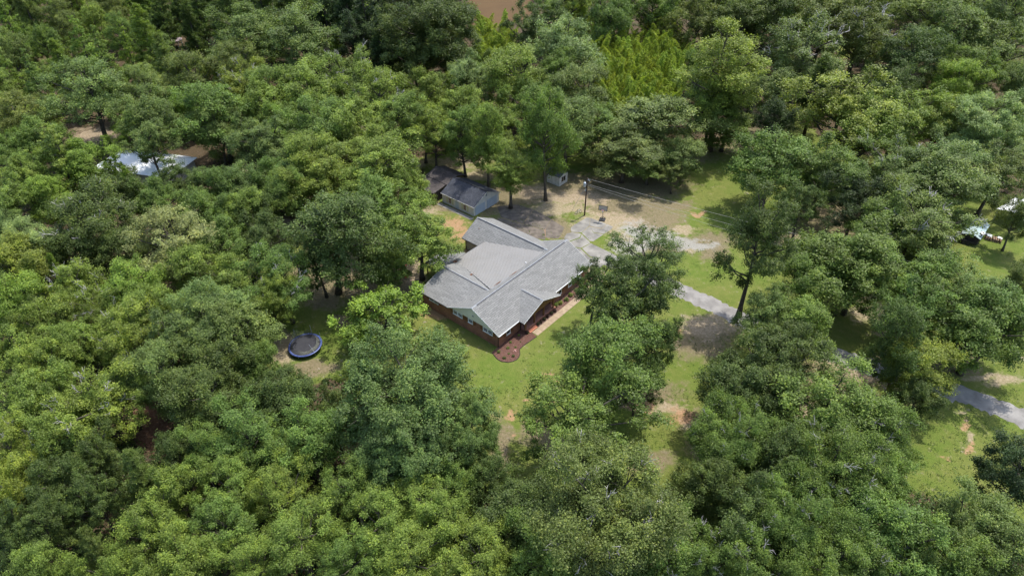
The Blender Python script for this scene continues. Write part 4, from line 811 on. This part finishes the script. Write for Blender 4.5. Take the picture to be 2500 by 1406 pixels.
KN = {'oak': 'oak', 'open': 'open-crowned oak', 'twiggy': 'twiggy oak', 'dense': 'dense domed tree', 'tall': 'tall oak', 'fine': 'fine-leaved tree', 'grand': 'broad twiggy oak', 'tulip': 'cone-shaped tree', 'pine': 'feathery pine', 'cedar': 'bushy evergreen'}
_tn = ['', 'first', 'second', 'third', 'fourth', 'fifth', 'sixth', 'seventh', 'eighth', 'ninth', 'tenth', 'eleventh', 'twelfth', 'thirteenth', 'fourteenth', 'fifteenth', 'sixteenth', 'seventeenth', 'eighteenth', 'nineteenth']
ORD = ['leftmost']+[(_tn[i] if i < 20 else (('twentieth' if i == 20 else 'thirtieth' if i == 30 else ({2: 'twenty-', 3: 'thirty-', 4: 'forty-', 5: 'fifty-'}[i//10])+_tn[i % 10]))) for i in range(2, 60)]
def make_tree(p, x, y, r, h, col, name, label, cat, group, rz=None, lean=(0, 0), tc='trunk', lc='crown'):
    t = empty(name, (x, y, 0), 0, label, cat, group); t.rotation_euler = (lean[0], lean[1], rng.random()*6.28 if rz is None else rz)
    if lean != (0, 0):
        t.rotation_mode = 'XYZ'; t.rotation_euler = Matrix.Rotation(lean[0], 3, 'X').to_4x4().to_3x3().to_euler() if False else (Matrix.Rotation(lean[1], 3, 'Y') @ Matrix.Rotation(lean[0], 3, 'X') @ Matrix.Rotation(rng.random()*6.28, 3, 'Z')).to_euler()
    t.scale = (r/p.r0, r/p.r0, h/p.H)
    j = 1+rng.normal(0, 0.05); w_ = rng.normal(0, 0.03)
    for nm, me in ((lc, p.leaf), (tc, p.trunk), ('dead_branches', p.dead)):
        if me is None: continue
        o = bpy.data.objects.new(nm, me); C.objects.link(o); o.parent = t
        if nm == 'dead_branches': o['kind'] = 'stuff'
        if nm == lc: o.color = (col[0]*j*(1+w_), col[1]*j, col[2]*j*(1-w_), 1)
    return t
# (centre x, centre y, half width) of each crown in the photograph, kind, colour (lower-right woods darkened to paint cloud shade), then options: b base pixel, h height, l label
T_ = []
def A_(*a, **k): T_.append((a, k))
exec_rows = """
22 50 38 tulip L;8 100 28 tulip L;75 42 45 pine P;122 12 26 tulip L;148 58 50 fine P;198 22 24 tulip L;238 68 42 oak M;282 45 42 fine O;320 28 24 tulip L;355 85 52 pine M;208 125 40 tulip L;256 148 38 tulip M;313 128 30 tulip L;118 112 40 oak G;88 200 36 tulip G;38 140 42 oak B;6 165 36 tulip M;150 158 38 pine M;218 230 110 fine B;362 228 68 fine B;472 200 66 oak O;402 150 46 pine P;395 30 44 pine D;440 12 40 pine D;485 25 46 pine D;470 72 40 pine D;300 90 42 fine G
612 95 88 oak B;735 105 98 oak B;578 168 70 fine O;555 22 56 pine D;640 15 60 pine D;720 12 60 pine D;790 18 55 pine K;850 30 56 pine K;905 60 60 tulip K;870 100 60 oak K;668 235 70 oak G;598 218 62 twiggy Y;535 285 92 oak G;650 280 72 oak M;755 230 86 oak M;840 190 72 twiggy M;45 290 82 fine O;100 345 62 oak G;366 300 74 oak B;528 318 58 oak B;606 345 56 oak B;662 365 74 oak B;430 458 50 oak D;322 462 34 pine M;150 395 62 tulip M;205 405 66 oak L;276 400 32 tulip L;38 375 52 oak G;58 440 60 oak M;510 462 52 oak D;590 462 60 oak B;680 440 60 oak G
770 400 84 oak M;905 380 80 oak Y;1000 400 0 oak G;215 560 112 twiggy D;40 500 66 oak M;115 485 58 oak L;15 560 50 oak B;72 605 72 fine S;42 650 88 oak Z;145 672 26 pine M;385 500 62 oak G;300 480 60 oak D;495 520 66 oak G;605 520 62 oak M;650 590 66 oak D;560 470 60 oak G;428 602 122 fine C;470 665 84 oak M;575 700 80 oak M;690 690 84 twiggy G;190 705 74 twiggy Y;330 712 86 oak L;48 745 84 oak L;250 760 68 twiggy M;510 775 104 fine B;300 830 84 twiggy Y;125 800 78 oak M;430 845 86 oak B;590 820 94 oak B;30 870 76 oak M;120 900 80 oak Y;205 860 70 oak M;395 920 80 oak B;545 905 88 oak D;640 900 60 oak G;712 968 58 oak D;660 740 56 twiggy M
60 1000 90 oak Y;235 1010 100 twiggy Y;165 1095 84 oak M;30 1100 76 twiggy Z;30 1200 66 twiggy Z;150 1180 70 oak D;235 1225 66 oak D;300 960 66 oak M;500 985 90 oak D;430 1120 60 oak D;610 1075 110 fine G;520 1110 80 fine G;700 1000 90 oak D;760 1090 90 oak G;815 1020 52 oak D;570 1200 88 fine M;690 1215 92 fine M;430 1210 70 oak M;380 1300 84 oak M;555 1300 90 fine G;740 1330 108 fine M;620 1385 84 fine M;460 1390 84 oak M;345 1165 56 pine P;240 1350 54 pine P;40 1290 60 oak D;120 1290 66 oak D;300 1400 66 oak M;100 1390 70 oak M;700 1120 70 oak G
865 1195 86 fine G;930 1290 104 fine M;1060 1260 100 fine M;1190 1180 66 oak D;1010 1375 110 fine M;1170 1370 104 fine M;860 1390 84 fine G;1110 1190 70 oak G
1795 960 92 oak D;1785 1085 112 grand G;2035 1015 128 oak G;2125 1070 104 grand G;2035 1165 140 grand G;2150 1195 84 oak G;1940 1275 124 grand G;2090 1290 108 twiggy G;1815 1250 98 oak D;1815 1375 94 twiggy G;1695 1350 76 twiggy G;2215 1340 118 oak G;2365 1295 96 oak B;2450 1345 100 oak B;2475 1160 88 oak K;2100 1395 92 twiggy G;1900 1150 90 oak D;1960 1395 84 oak G;2330 1395 100 oak G;1720 1190 80 oak D
2100 660 100 oak G;1970 690 80 oak G;2140 560 80 oak G;2235 555 112 twiggy B;2095 500 74 oak K;2300 470 120 oak B;2250 695 96 oak G;2380 750 100 oak B;2430 790 100 oak G;2230 770 92 oak G;1905 855 84 oak D;1870 905 104 oak D;1965 800 84 oak M;1858 790 74 oak B;2488 535 46 oak P;2495 695 50 oak P;1890 980 80 oak D
1960 135 110 twiggy P;2010 60 90 oak O;2100 95 96 twiggy O;1892 225 66 open P;1888 295 54 oak K;2230 150 84 oak D;2330 100 92 oak B;2275 38 84 oak B;2430 130 84 oak B;2445 38 74 oak B;2482 215 54 oak B;2060 270 130 oak Z;2190 300 90 oak Y;2290 300 70 oak Y;2335 215 60 oak L;2395 318 96 dense S;2478 355 40 oak L;1885 405 108 oak G;2010 420 92 oak G;2180 420 86 twiggy B;2300 425 104 oak B;2430 430 80 oak P;2170 230 60 oak D;2380 190 66 oak G;1960 500 60 open D;1995 215 60 pine D;2120 330 90 oak M;1800 60 80 oak O;1880 50 84 oak D;1930 10 70 oak G;2120 20 80 pine O;2400 -10 70 oak B;2200 -10 70 oak B
1035 80 128 dense D;960 40 70 oak K;1090 130 58 oak O;1292 82 62 oak D;1340 35 52 oak G;1370 125 88 oak S;1490 55 62 oak G;1592 28 62 oak G;1700 60 66 oak O;1740 15 64 oak G;1830 20 60 oak O;1400 10 50 open M;1250 200 86 oak Z;1140 200 60 oak S;1040 228 56 oak M;1125 275 66 oak M;1305 265 66 oak G;1415 235 76 oak P;1385 315 84 oak B;1225 340 62 oak M;1350 200 60 oak G
930 245 80 twiggy M;975 300 74 oak M;868 300 84 oak M;800 320 80 oak G;1060 330 60 oak M;710 330 66 oak M;730 300 60 oak G;900 450 60 oak M;1000 470 60 oak M;780 640 60 oak D;700 480 56 oak G
1010 130 60 oak K;930 130 46 pine K;1480 10 50 oak G;1540 -10 60 oak G;1050 0 60 oak D;1650 -5 60 oak G;10 -15 50 pine D;260 -10 46 pine P;340 -25 46 pine G;60 -20 46 oak G;160 -25 46 pine O;600 -25 60 pine D;500 -30 56 pine D;820 -25 60 pine K;1830 -30 70 oak G;2030 -25 70 oak G;2300 -40 70 oak B;950 -25 60 oak K;700 -40 60 pine D
2255 600 54 oak D;2200 470 70 oak D;640 520 50 oak D;540 600 70 oak G;380 770 70 oak M;190 620 60 oak D;300 620 60 oak D;730 550 0 oak G;160 990 60 oak M;640 1000 60 oak D;250 1130 60 oak D
""".strip().replace('\n', ';').split(';')
for row in exec_rows:
    a = row.split()
    if float(a[2]) > 0: A_(float(a[0]), float(a[1]), float(a[2]), a[3], a[4])
# named individuals
A_(775, 440, 84, 'oak', 'Y', l='yellow-green oak whose crown rises left of the timber shed'); A_(930, 425, 104, 'oak', 'M', l='big oak crown overhanging the timber shed from the left')
A_(835, 570, 128, 'oak', 'D', b=(827, 716), l='dark oak with its trunk standing in the shaded earth above the trampoline')
A_(1022, 588, 100, 'oak', 'M', h=15, l='oak reaching over the west wing corner of the brick house'); A_(950, 655, 64, 'oak', 'G', h=9, l='low oak crown in front of the green play canopy')
A_(925, 520, 84, 'oak', 'G', l='oak between the dark trunked oak and the orange lawn patch')
A_(930, 772, 108, 'cedar', 'L', h=9.5, l='bright lime leafy small tree right of the trampoline'); A_(1082, 852, 62, 'cedar', 'O', h=6.0, l='olive feathery evergreen bush between the big dome tree and the house')
A_(1005, 985, 170, 'dense', 'T', h=21, l='huge smooth blue-green domed tree below the lime tree'); A_(1000, 1125, 116, 'dense', 'T', h=15.5, l='lower lobe-like domed tree in front of the huge blue-green dome'); A_(1135, 1085, 82, 'dense', 'T', h=15, l='domed tree at the right flank of the huge blue-green dome')
A_(870, 925, 50, 'oak', 'M', h=10, l='small oak tucked between trampoline lawn and the huge dome')
A_(1575, 655, 88, 'tall', 'D', h=19, l='open oak crown beside the drive, right of the house gable'); A_(1450, 700, 62, 'open', 'D', h=14, l='thin oak branches hanging over the right end of the front walk'); A_(1530, 745, 104, 'open', 'D', h=19, l='broad dark oak between the porch walk and the drive')
A_(1485, 900, 120, 'oak', 'G', h=18, l='middle oak of the three on the front lawn'); A_(1405, 1025, 138, 'open', 'G', h=16, l='low wide oak over the red clay on the front lawn'); A_(1600, 850, 60, 'oak', 'D', h=15, l='dark side crown on the right of the front lawn oaks'); A_(1560, 930, 60, 'open', 'D', h=13, l='drooping oak crown above the pale clay strip')
A_(1460, 1250, 190, 'grand', 'P', h=21, l='very wide twiggy oak at the bottom centre of the lawn'); A_(1580, 1370, 110, 'twiggy', 'G', l='twiggy oak on the bottom edge right of centre'); A_(1330, 1390, 100, 'oak', 'G', l='oak on the bottom edge below the wide twiggy oak')
A_(1848, 585, 88, 'tall', 'D', b=(1803, 772), hs=1.0, l='tall dark oak with leaning bare trunk beside the drive')
A_(2340, 800, 118, 'oak', 'G', b=(2343, 912), l='large oak with a thick pale trunk above the lower drive'); A_(2190, 830, 80, 'oak', 'D', b=(2168, 965), l='dark oak with forked limbs behind the bright young oak')
A_(2060, 650, 128, 'oak', 'G', b=(2035, 765), l='spreading oak with a pale fork over the tan bare strip')
A_(2233, 905, 84, 'oak', 'Z', h=13, l='bright golden green young oak left of the lower drive'); A_(2235, 975, 60, 'oak', 'D', h=11, l='shaded lower crown under the bright young oak')
A_(1765, 185, 108, 'tall', 'Z', h=31, l='tall golden green oak right of the bamboo grove'); A_(1775, 300, 78, 'oak', 'G', h=13, l='low leafy skirt round the trunk of the tall golden green oak'); A_(1740, 260, 76, 'oak', 'G', l='darker base crown below the tall golden green oak')
A_(1330, 310, 72, 'oak', 'G', b=(1332, 490), l='tall oak on a long bare trunk left of the white shed'); A_(1245, 415, 62, 'tall', 'M', b=(1246, 508), l='leafy oak at the front right corner of the garage')
A_(1130, 330, 62, 'oak', 'G', b=(1136, 432), l='oak with a bare trunk just behind the garage roof'); A_(1195, 335, 58, 'oak', 'M', b=(1193, 455), l='oak with dark trunk behind the right end of the garage'); A_(1045, 330, 56, 'oak', 'G', b=(1040, 398), l='oak behind the timber shed with a short dark trunk')
A_(372, 352, 66, 'open', 'B', b=(398, 452), l='oak whose trunk stands in front of the white metal roof')
A_(1600, 300, 118, 'oak', 'P', h=17, l='broad grey-green oak spreading over the far edge of the lawn'); A_(1525, 372, 88, 'oak', 'P', h=13, l='low grey-green oak skirt nearest the white shed'); A_(1585, 400, 60, 'oak', 'G', h=9, l='low hanging branches under the broad grey-green oak'); A_(1670, 385, 60, 'oak', 'P', h=12, l='right flank of the broad grey-green oak above the lawn'); A_(1465, 315, 74, 'oak', 'G', h=14, l='oak between the white shed and the bamboo grove')
A_(1645, 425, 34, 'open', 'P', h=8, l='small hanging grey-green crown at the edge of the far lawn')
cr = []
def place(a, k):
    cx, cy, hw, kind, col = a
    ps = PROTO[kind]; p = ps[rng.integers(len(ps))]; fz = p.zc/p.H; h = k.get('h')
    if 'b' in k:
        g = at(*k['b']); best = None
        for zc in np.arange(4, 22, 0.25):
            X, Y = pj(np.array([g[0], g[1], zc])); e = abs(Y-cy)
            if best is None or e < best[0]: best = (e, zc, X)
        _, zc, X = best; P = np.array([g[0], g[1], zc]); r = hw*depth(P)/FOC; h = zc/fz; dx = (cx-X)*depth(P)/FOC; an = max(-0.2, min(0.2, math.atan2(dx, zc)))
        return p, g[0], g[1], r, min(h, 27), (0, an)
    hh = h or 15
    for _ in range(6):
        P = at(cx, cy, hh*fz); r = hw*depth(P)/FOC
        if h is None: hh = {'tulip': 9+r*1.9, 'pine': 10+r*1.5}.get(kind, 8.5+r*1.15)*(1+0.3*min(1, max(0, (P[1]-130)/80)))
    return p, P[0], P[1], r, hh, (0, 0)
rows = []
for a, k in T_:
    p, x, y, r, h, lean = place(a, k); rows.append([a, k, p, x, y, r, h, lean])
ex = np.array([[q[3], q[4], q[5]] for q in rows]); cand = []
for gy in np.arange(48, 318, 10.5):
    for gx in np.arange(-230, 231, 10.5):
        x, y = gx+rng.uniform(-3, 3), gy+rng.uniform(-3, 3); X, Y = pj(np.array([x, y, 6.0])); g0 = pj(np.array([x, y, 0.0]))
        if not (-50 < X < 2550 and -50 < Y < 1460): continue
        if inpoly(np.array([g0[0], g0[0]+50, g0[0]-50]), np.array([g0[1]+5, g0[1], g0[1]]), YARD).any() or (1120 < X < 1330 and Y < 100) or (1420 < X < 1690 and Y < 290) or (1150 < X < 1260 and Y < 150) or (250 < X < 560 and 350 < Y < 450): continue
        if 330 < X < 420 and 990 < Y < 1110: continue
        if 1880 < X < 2500 and 100 < g0[1] < 460 and rng.random() < .3: continue
        dd = np.hypot(ex[:, 0]-x, ex[:, 1]-y)
        if (dd < (ex[:, 2]*0.75+2.3)).any(): continue
        r = rng.uniform(3.6, 5.2); ex = np.concatenate([ex, [[x, y, r]]]); far = y > 190
        kd = ['oak', 'fine', 'tulip', 'pine', 'oak', 'oak'][rng.integers(6 if X < 1250 else 2)] if far else 'oak'
        cl = 'MGLMBG'[rng.integers(6)] if X < 1250 else 'GDBOG'[rng.integers(5)]
        ps = PROTO[kd]; p = ps[rng.integers(len(ps))]; h = rng.uniform(10.5, 13.5)*(1.15 if kd in ('tulip', 'pine') else 1)
        rows.append([(float(X), float(pj(np.array([x, y, h*.6]))[1]), 20, kd, cl), {'l': f"{CN[cl]} young {KN[kd]} between taller crowns in the {'left' if X < 1000 else 'middle' if X < 1500 else 'right'} {'far' if y > 170 else 'near'} woods", 'g': 'younger trees filling gaps in the woods'}, p, x, y, r*(0.75 if kd in ('tulip', 'pine') else 1), h, (0, 0)])
pass
BN = [(0, 'poking in at the very top edge'), (20, 'cut by the top edge'), (50, 'in the topmost full row'), (75, 'just below the topmost row'), (135, 'in the second row from the top'), (200, 'level with the bamboo grove'), (275, 'in the row above the white metal roof'), (345, 'in the row just above the garage'), (420, 'level with the white metal roof'), (500, 'level with the garage'), (585, 'level with the utility pole foot'),
      (670, 'level with the house roof'), (760, 'level with the porch'), (850, 'level with the trampoline'), (940, 'in the row just below the trampoline'), (1040, 'level with the huge domed tree'), (1140, 'in the fourth row from the bottom'), (1230, 'in the third row from the bottom'), (1320, 'in the second row from the bottom'), (1e9, 'cut by the bottom edge')]
def band(y):
    for v, nme in BN:
        if y < v: return nme
groups = {}
for rw in rows:
    a, k = rw[0], rw[1]
    if 'l' in k: continue
    groups.setdefault((band(a[1]), a[0] < 1250), []).append(rw)
for (bn, left), L in groups.items():
    L.sort(key=lambda q: q[0][0] if left else -q[0][0])
    for i, q in enumerate(L):
        o_ = ORD[i] if left else ('rightmost' if i == 0 else ORD[i])
        q[1]['l'] = f"{CN[q[0][4]]} {KN[q[0][3]]}, {o_}{'' if i == 0 else ' from '+('left' if left else 'right')} {bn}"
NMS = {'oak': 'oak_tree', 'open': 'oak_tree', 'twiggy': 'oak_tree', 'dense': 'domed_tree', 'tall': 'oak_tree', 'fine': 'broadleaf_tree', 'grand': 'oak_tree', 'tulip': 'tulip_tree', 'pine': 'pine_tree', 'cedar': 'evergreen_bush'}
for a, k, p, x, y, r, h, lean in rows:
    make_tree(p, x, y, r, h, COL[a[4]], NMS[a[3]], k['l'], 'pine' if a[3] == 'pine' else 'tree', k.get('g', 'trees of the woods and yard'), lean=lean)
# bare dead tree at right
dt = at(2120, 240); r_ = np.random.default_rng(77); b = MB(); b.tube([(0, 0, 0), (.3, 0, 5), (0.2, .3, 10)], [.22, .15, .04], 6)
for i in range(16):
    z = 3+i*.45; a = i*2.4; L = 2.6-(i*.1); s = (.2, .1, z); m = (L*.5*math.cos(a), L*.5*math.sin(a), z+.8); e = (L*math.cos(a), L*math.sin(a), z+1.4+r_.random()); b.tube([s, m, e], [.07, .05, .02], 4); b.tube([m, (m[0]+r_.normal(0, .7), m[1]+r_.normal(0, .7), m[2]+.9)], [.035, .012], 3)
o = empty('dead_tree', (dt[0], dt[1], 0), 0, 'bare dead tree with reddish grey limbs under the upper right oaks', 'tree'); b.build('trunk', 'deadbark', o)
# bamboo grove
BG = [(x_, y_) for y_ in range(85, 265, 19) for x_ in range(1450+(y_ % 38)//2, 1672, 19)]
BG = [(x+random.uniform(-7, 7), y+random.uniform(-6, 6)) for x, y in BG if not (x < 1475 and y > 190) and not (x > 1640 and y > 215)]
BG2 = [(x+random.uniform(-6, 6), y+random.uniform(-6, 6)) for x in range(1172, 1246, 17) for y in range(62, 145, 20)]+[(x+random.uniform(-5, 5), y) for x in range(1385, 1440, 17) for y in (22, 48)]+[(x+random.uniform(-5, 5), y+random.uniform(-4, 4)) for x in range(1585, 1665, 17) for y in (42, 62)]
for i, (x, y) in enumerate(BG+BG2):
    p = PROTO['bamboo'][i % 3]; P = at(x, y, 8.5); c = COL['Z'] if i % 3 else COL['M']; s = random.uniform(.85, 1.2)
    c = (c[0]*1.35, c[1]*1.32, c[2]*1.0)
    make_tree(p, P[0], P[1], 1.9*s, 12.5*s, c, 'bamboo_clump', 'yellow-green plume of the bamboo grove' if i < len(BG) else 'lime bamboo plume of the small stands near the pond', 'bamboo', 'bamboo of the large grove' if i < len(BG) else 'bamboo near the pond', tc='culms', lc='foliage')
# shrubs by the house
def shrub(u, v, r, h, col, label, group=None, cat='shrub'):
    q = wp(u, v); p = PROTO['bush'][random.randrange(2)]; return make_tree(p, q[0], q[1], r, h, col, 'shrub', label, cat, group, tc='stems', lc='foliage')
for i, u in enumerate((9.09, 9.88, 10.77, 11.81, 12.83, 13.82)):
    shrub(u, -1.12, 0.42, 0.85, (0.06, 0.04, 0.035) if i % 2 else (0.05, 0.055, 0.03), ['first', 'second', 'third', 'fourth', 'fifth', 'sixth'][i]+' dark burgundy shrub from the steps, between porch and walk', 'dark shrubs along the porch')
shrub(6.16, -0.95, 0.42, 0.8, (0.06, 0.045, 0.035), 'dark shrub at the left foot of the porch steps'); shrub(15.1, -0.4, 0.5, 1.0, COL['M'], 'green shrub at the right end of the porch')
for u, v, r, h, c, l in ((2.59, -.36, .3, .4, 'G', 'small round shrub nearest the front window in the mulch bed'), (1.25, -.92, .36, .45, 'G', 'roundest green shrub in the middle of the mulch bed'), (-.46, -.35, .4, .6, 'G', 'green shrub at the house corner of the mulch bed'), (-.89, -2.0, .38, .5, 'D', 'dark green shrub at the outer left of the mulch bed'),
                         (.36, -2.85, .34, .45, 'D', 'green tuft at the rounded tip of the mulch bed'), (.35, -1.88, .26, .3, 'P', 'small grey-green tuft mid mulch bed'), (2.21, -1.73, .25, .35, 'G', 'small green tuft right of the round shrub'), (4.81, -.28, .3, .4, 'L', 'bright lime shrub by the porch corner'), (3.8, -1.5, .18, .2, 'O', 'tiny olive seedling in the mulch near the walk')):
    shrub(u, v, r, h, COL[c], l)
q = wp(1.46, -2.31); fl = empty('flower_clump', (q[0], q[1], 0), 0, 'small pink and white flower clump in the mulch bed', 'flowers')
b = MB()
for i in range(22):
    x, y, z = random.gauss(0, .13), random.gauss(0, .13), .12+random.random()*.25; s = .05; b.quad((x-s, y, z), (x, y-s, z+.02), (x+s, y, z), (x, y+s, z+.02))
b.build('petals', 'pink', fl); b = MB()
for i in range(10): b.tube([(0, 0, 0), (random.gauss(0, .1), random.gauss(0, .1), .3)], .012, 3)
b.build('stems', 'green_tarp', fl)
for i, (u, v) in enumerate(((16.2, -.5), (17.6, -.8), (19.2, -.6), (21.0, -.7), (22.6, -.5), (24.2, -.8))): shrub(u, v, .55, .9, COL['G'] if i % 2 else COL['M'], ['first', 'second', 'third', 'fourth', 'fifth', 'sixth'][i]+' low green shrub right of the porch under the house windows', 'shrubs below the right windows')
# undergrowth of the woods: one mass of low leafy clumps
def undergrowth():
    n = 5600; g = []
    px = rng.uniform(-60, 2560, n*3); py = rng.uniform(-60, 1450, n*3); pts = np.array([at(a, b_) for a, b_ in zip(px, py)])
    y_, m_ = ground_masks(pts[:, 0], pts[:, 1]); keep = (y_ < .5) & (m_['t'] < .3) & (m_['k'] < .2) & ~((px > 1130) & (px < 1330) & (py < 80)) & ~((np.abs(px-400) < 130) & (np.abs(py-415) < 50)); pts = pts[keep][:n]; n = len(pts)
    m = 36; rr = rng.uniform(.6, 1.7, n); hh = rng.uniform(.5, 2.6, n); d = rng.normal(0, 1, (n, m, 3)); d = unit(d); d[..., 2] = np.abs(d[..., 2])
    P = pts[:, None, :]+d*np.stack([rr, rr, hh], -1)[:, None, :]*rng.uniform(.6, 1.05, (n, m, 1)); N = unit(d+rng.normal(0, .45, d.shape)+np.array([0, 0, .5])); P, N = P.reshape(-1, 3), N.reshape(-1, 3); k = len(P)
    T = np.clip(rng.normal(.45, .2, k)+np.repeat(rng.normal(0, .2, n), m), 0, 1); me = leafmesh('undergrowth', P, N, rng.uniform(.14, .3, k), rng.uniform(.09, .17, k), T)
    me.materials.clear(); me.materials.append(M['undergrowth']); o = bpy.data.objects.new('undergrowth', me); C.objects.link(o); tag(o, 'low leafy undergrowth covering the shaded forest floor', 'undergrowth', kind='stuff')
undergrowth()
def weeds():
    n = 9000; px = rng.uniform(600, 2560, n*3); py = rng.uniform(340, 1300, n*3); pts = np.array([at(a, b_) for a, b_ in zip(px, py)]); y_, m_ = ground_masks(pts[:, 0], pts[:, 1])
    cl = noise2(pts[:, 0], pts[:, 1], 4.0, 21)+noise2(pts[:, 0], pts[:, 1], 1.3, 22)*.6; hl = (pts[:, :2]-HA); u_, v_ = hl@UX, hl@VX
    drv = np.array([pj(q)[0] for q in pts]); keep = (y_ > .5) & (m_['t'] < .6) & (m_['g'] < .8) & (cl > .78) & ~((u_ > -2.5) & (u_ < 28) & (v_ > -4.2) & (v_ < 26)); pts = pts[keep][:n]; n = len(pts); m = 5
    P = pts[:, None, :]+np.stack([rng.normal(0, .16, (n, m)), rng.normal(0, .16, (n, m)), rng.uniform(.03, .14, (n, m))], -1); P = P.reshape(-1, 3); k = len(P)
    dv = np.array([at(x, y)[:2] for x, y in [(1455, 622), (1560, 663), (1640, 700), (1710, 731), (1780, 765), (1850, 797), (1930, 827), (2010, 857), (2090, 884), (2200, 920), (2300, 948), (2400, 980), (2500, 1022), (1430, 560), (1300, 540)]])
    ok = np.ones(k, bool)
    for a, b_ in zip(dv[:-2], dv[1:-1]):
        ab = b_-a; t = np.clip(((P[:, :2]-a)@ab)/(ab@ab), 0, 1); ok &= np.linalg.norm(P[:, :2]-a-t[:, None]*ab, axis=1) > 2.1
    P = P[ok]; k = len(P); N = unit(rng.normal(0, .5, (k, 3))+np.array([0, 0, 1])); me = leafmesh('lawn_weeds', P, N, rng.uniform(.05, .13, k), rng.uniform(.03, .06, k), rng.random(k))
    me.materials.clear(); me.materials.append(M['weed']); o = bpy.data.objects.new('lawn_weeds', me); C.objects.link(o); tag(o, 'low weeds and longer grass tufts scattered over the lawn', 'weeds', kind='stuff')
weeds()
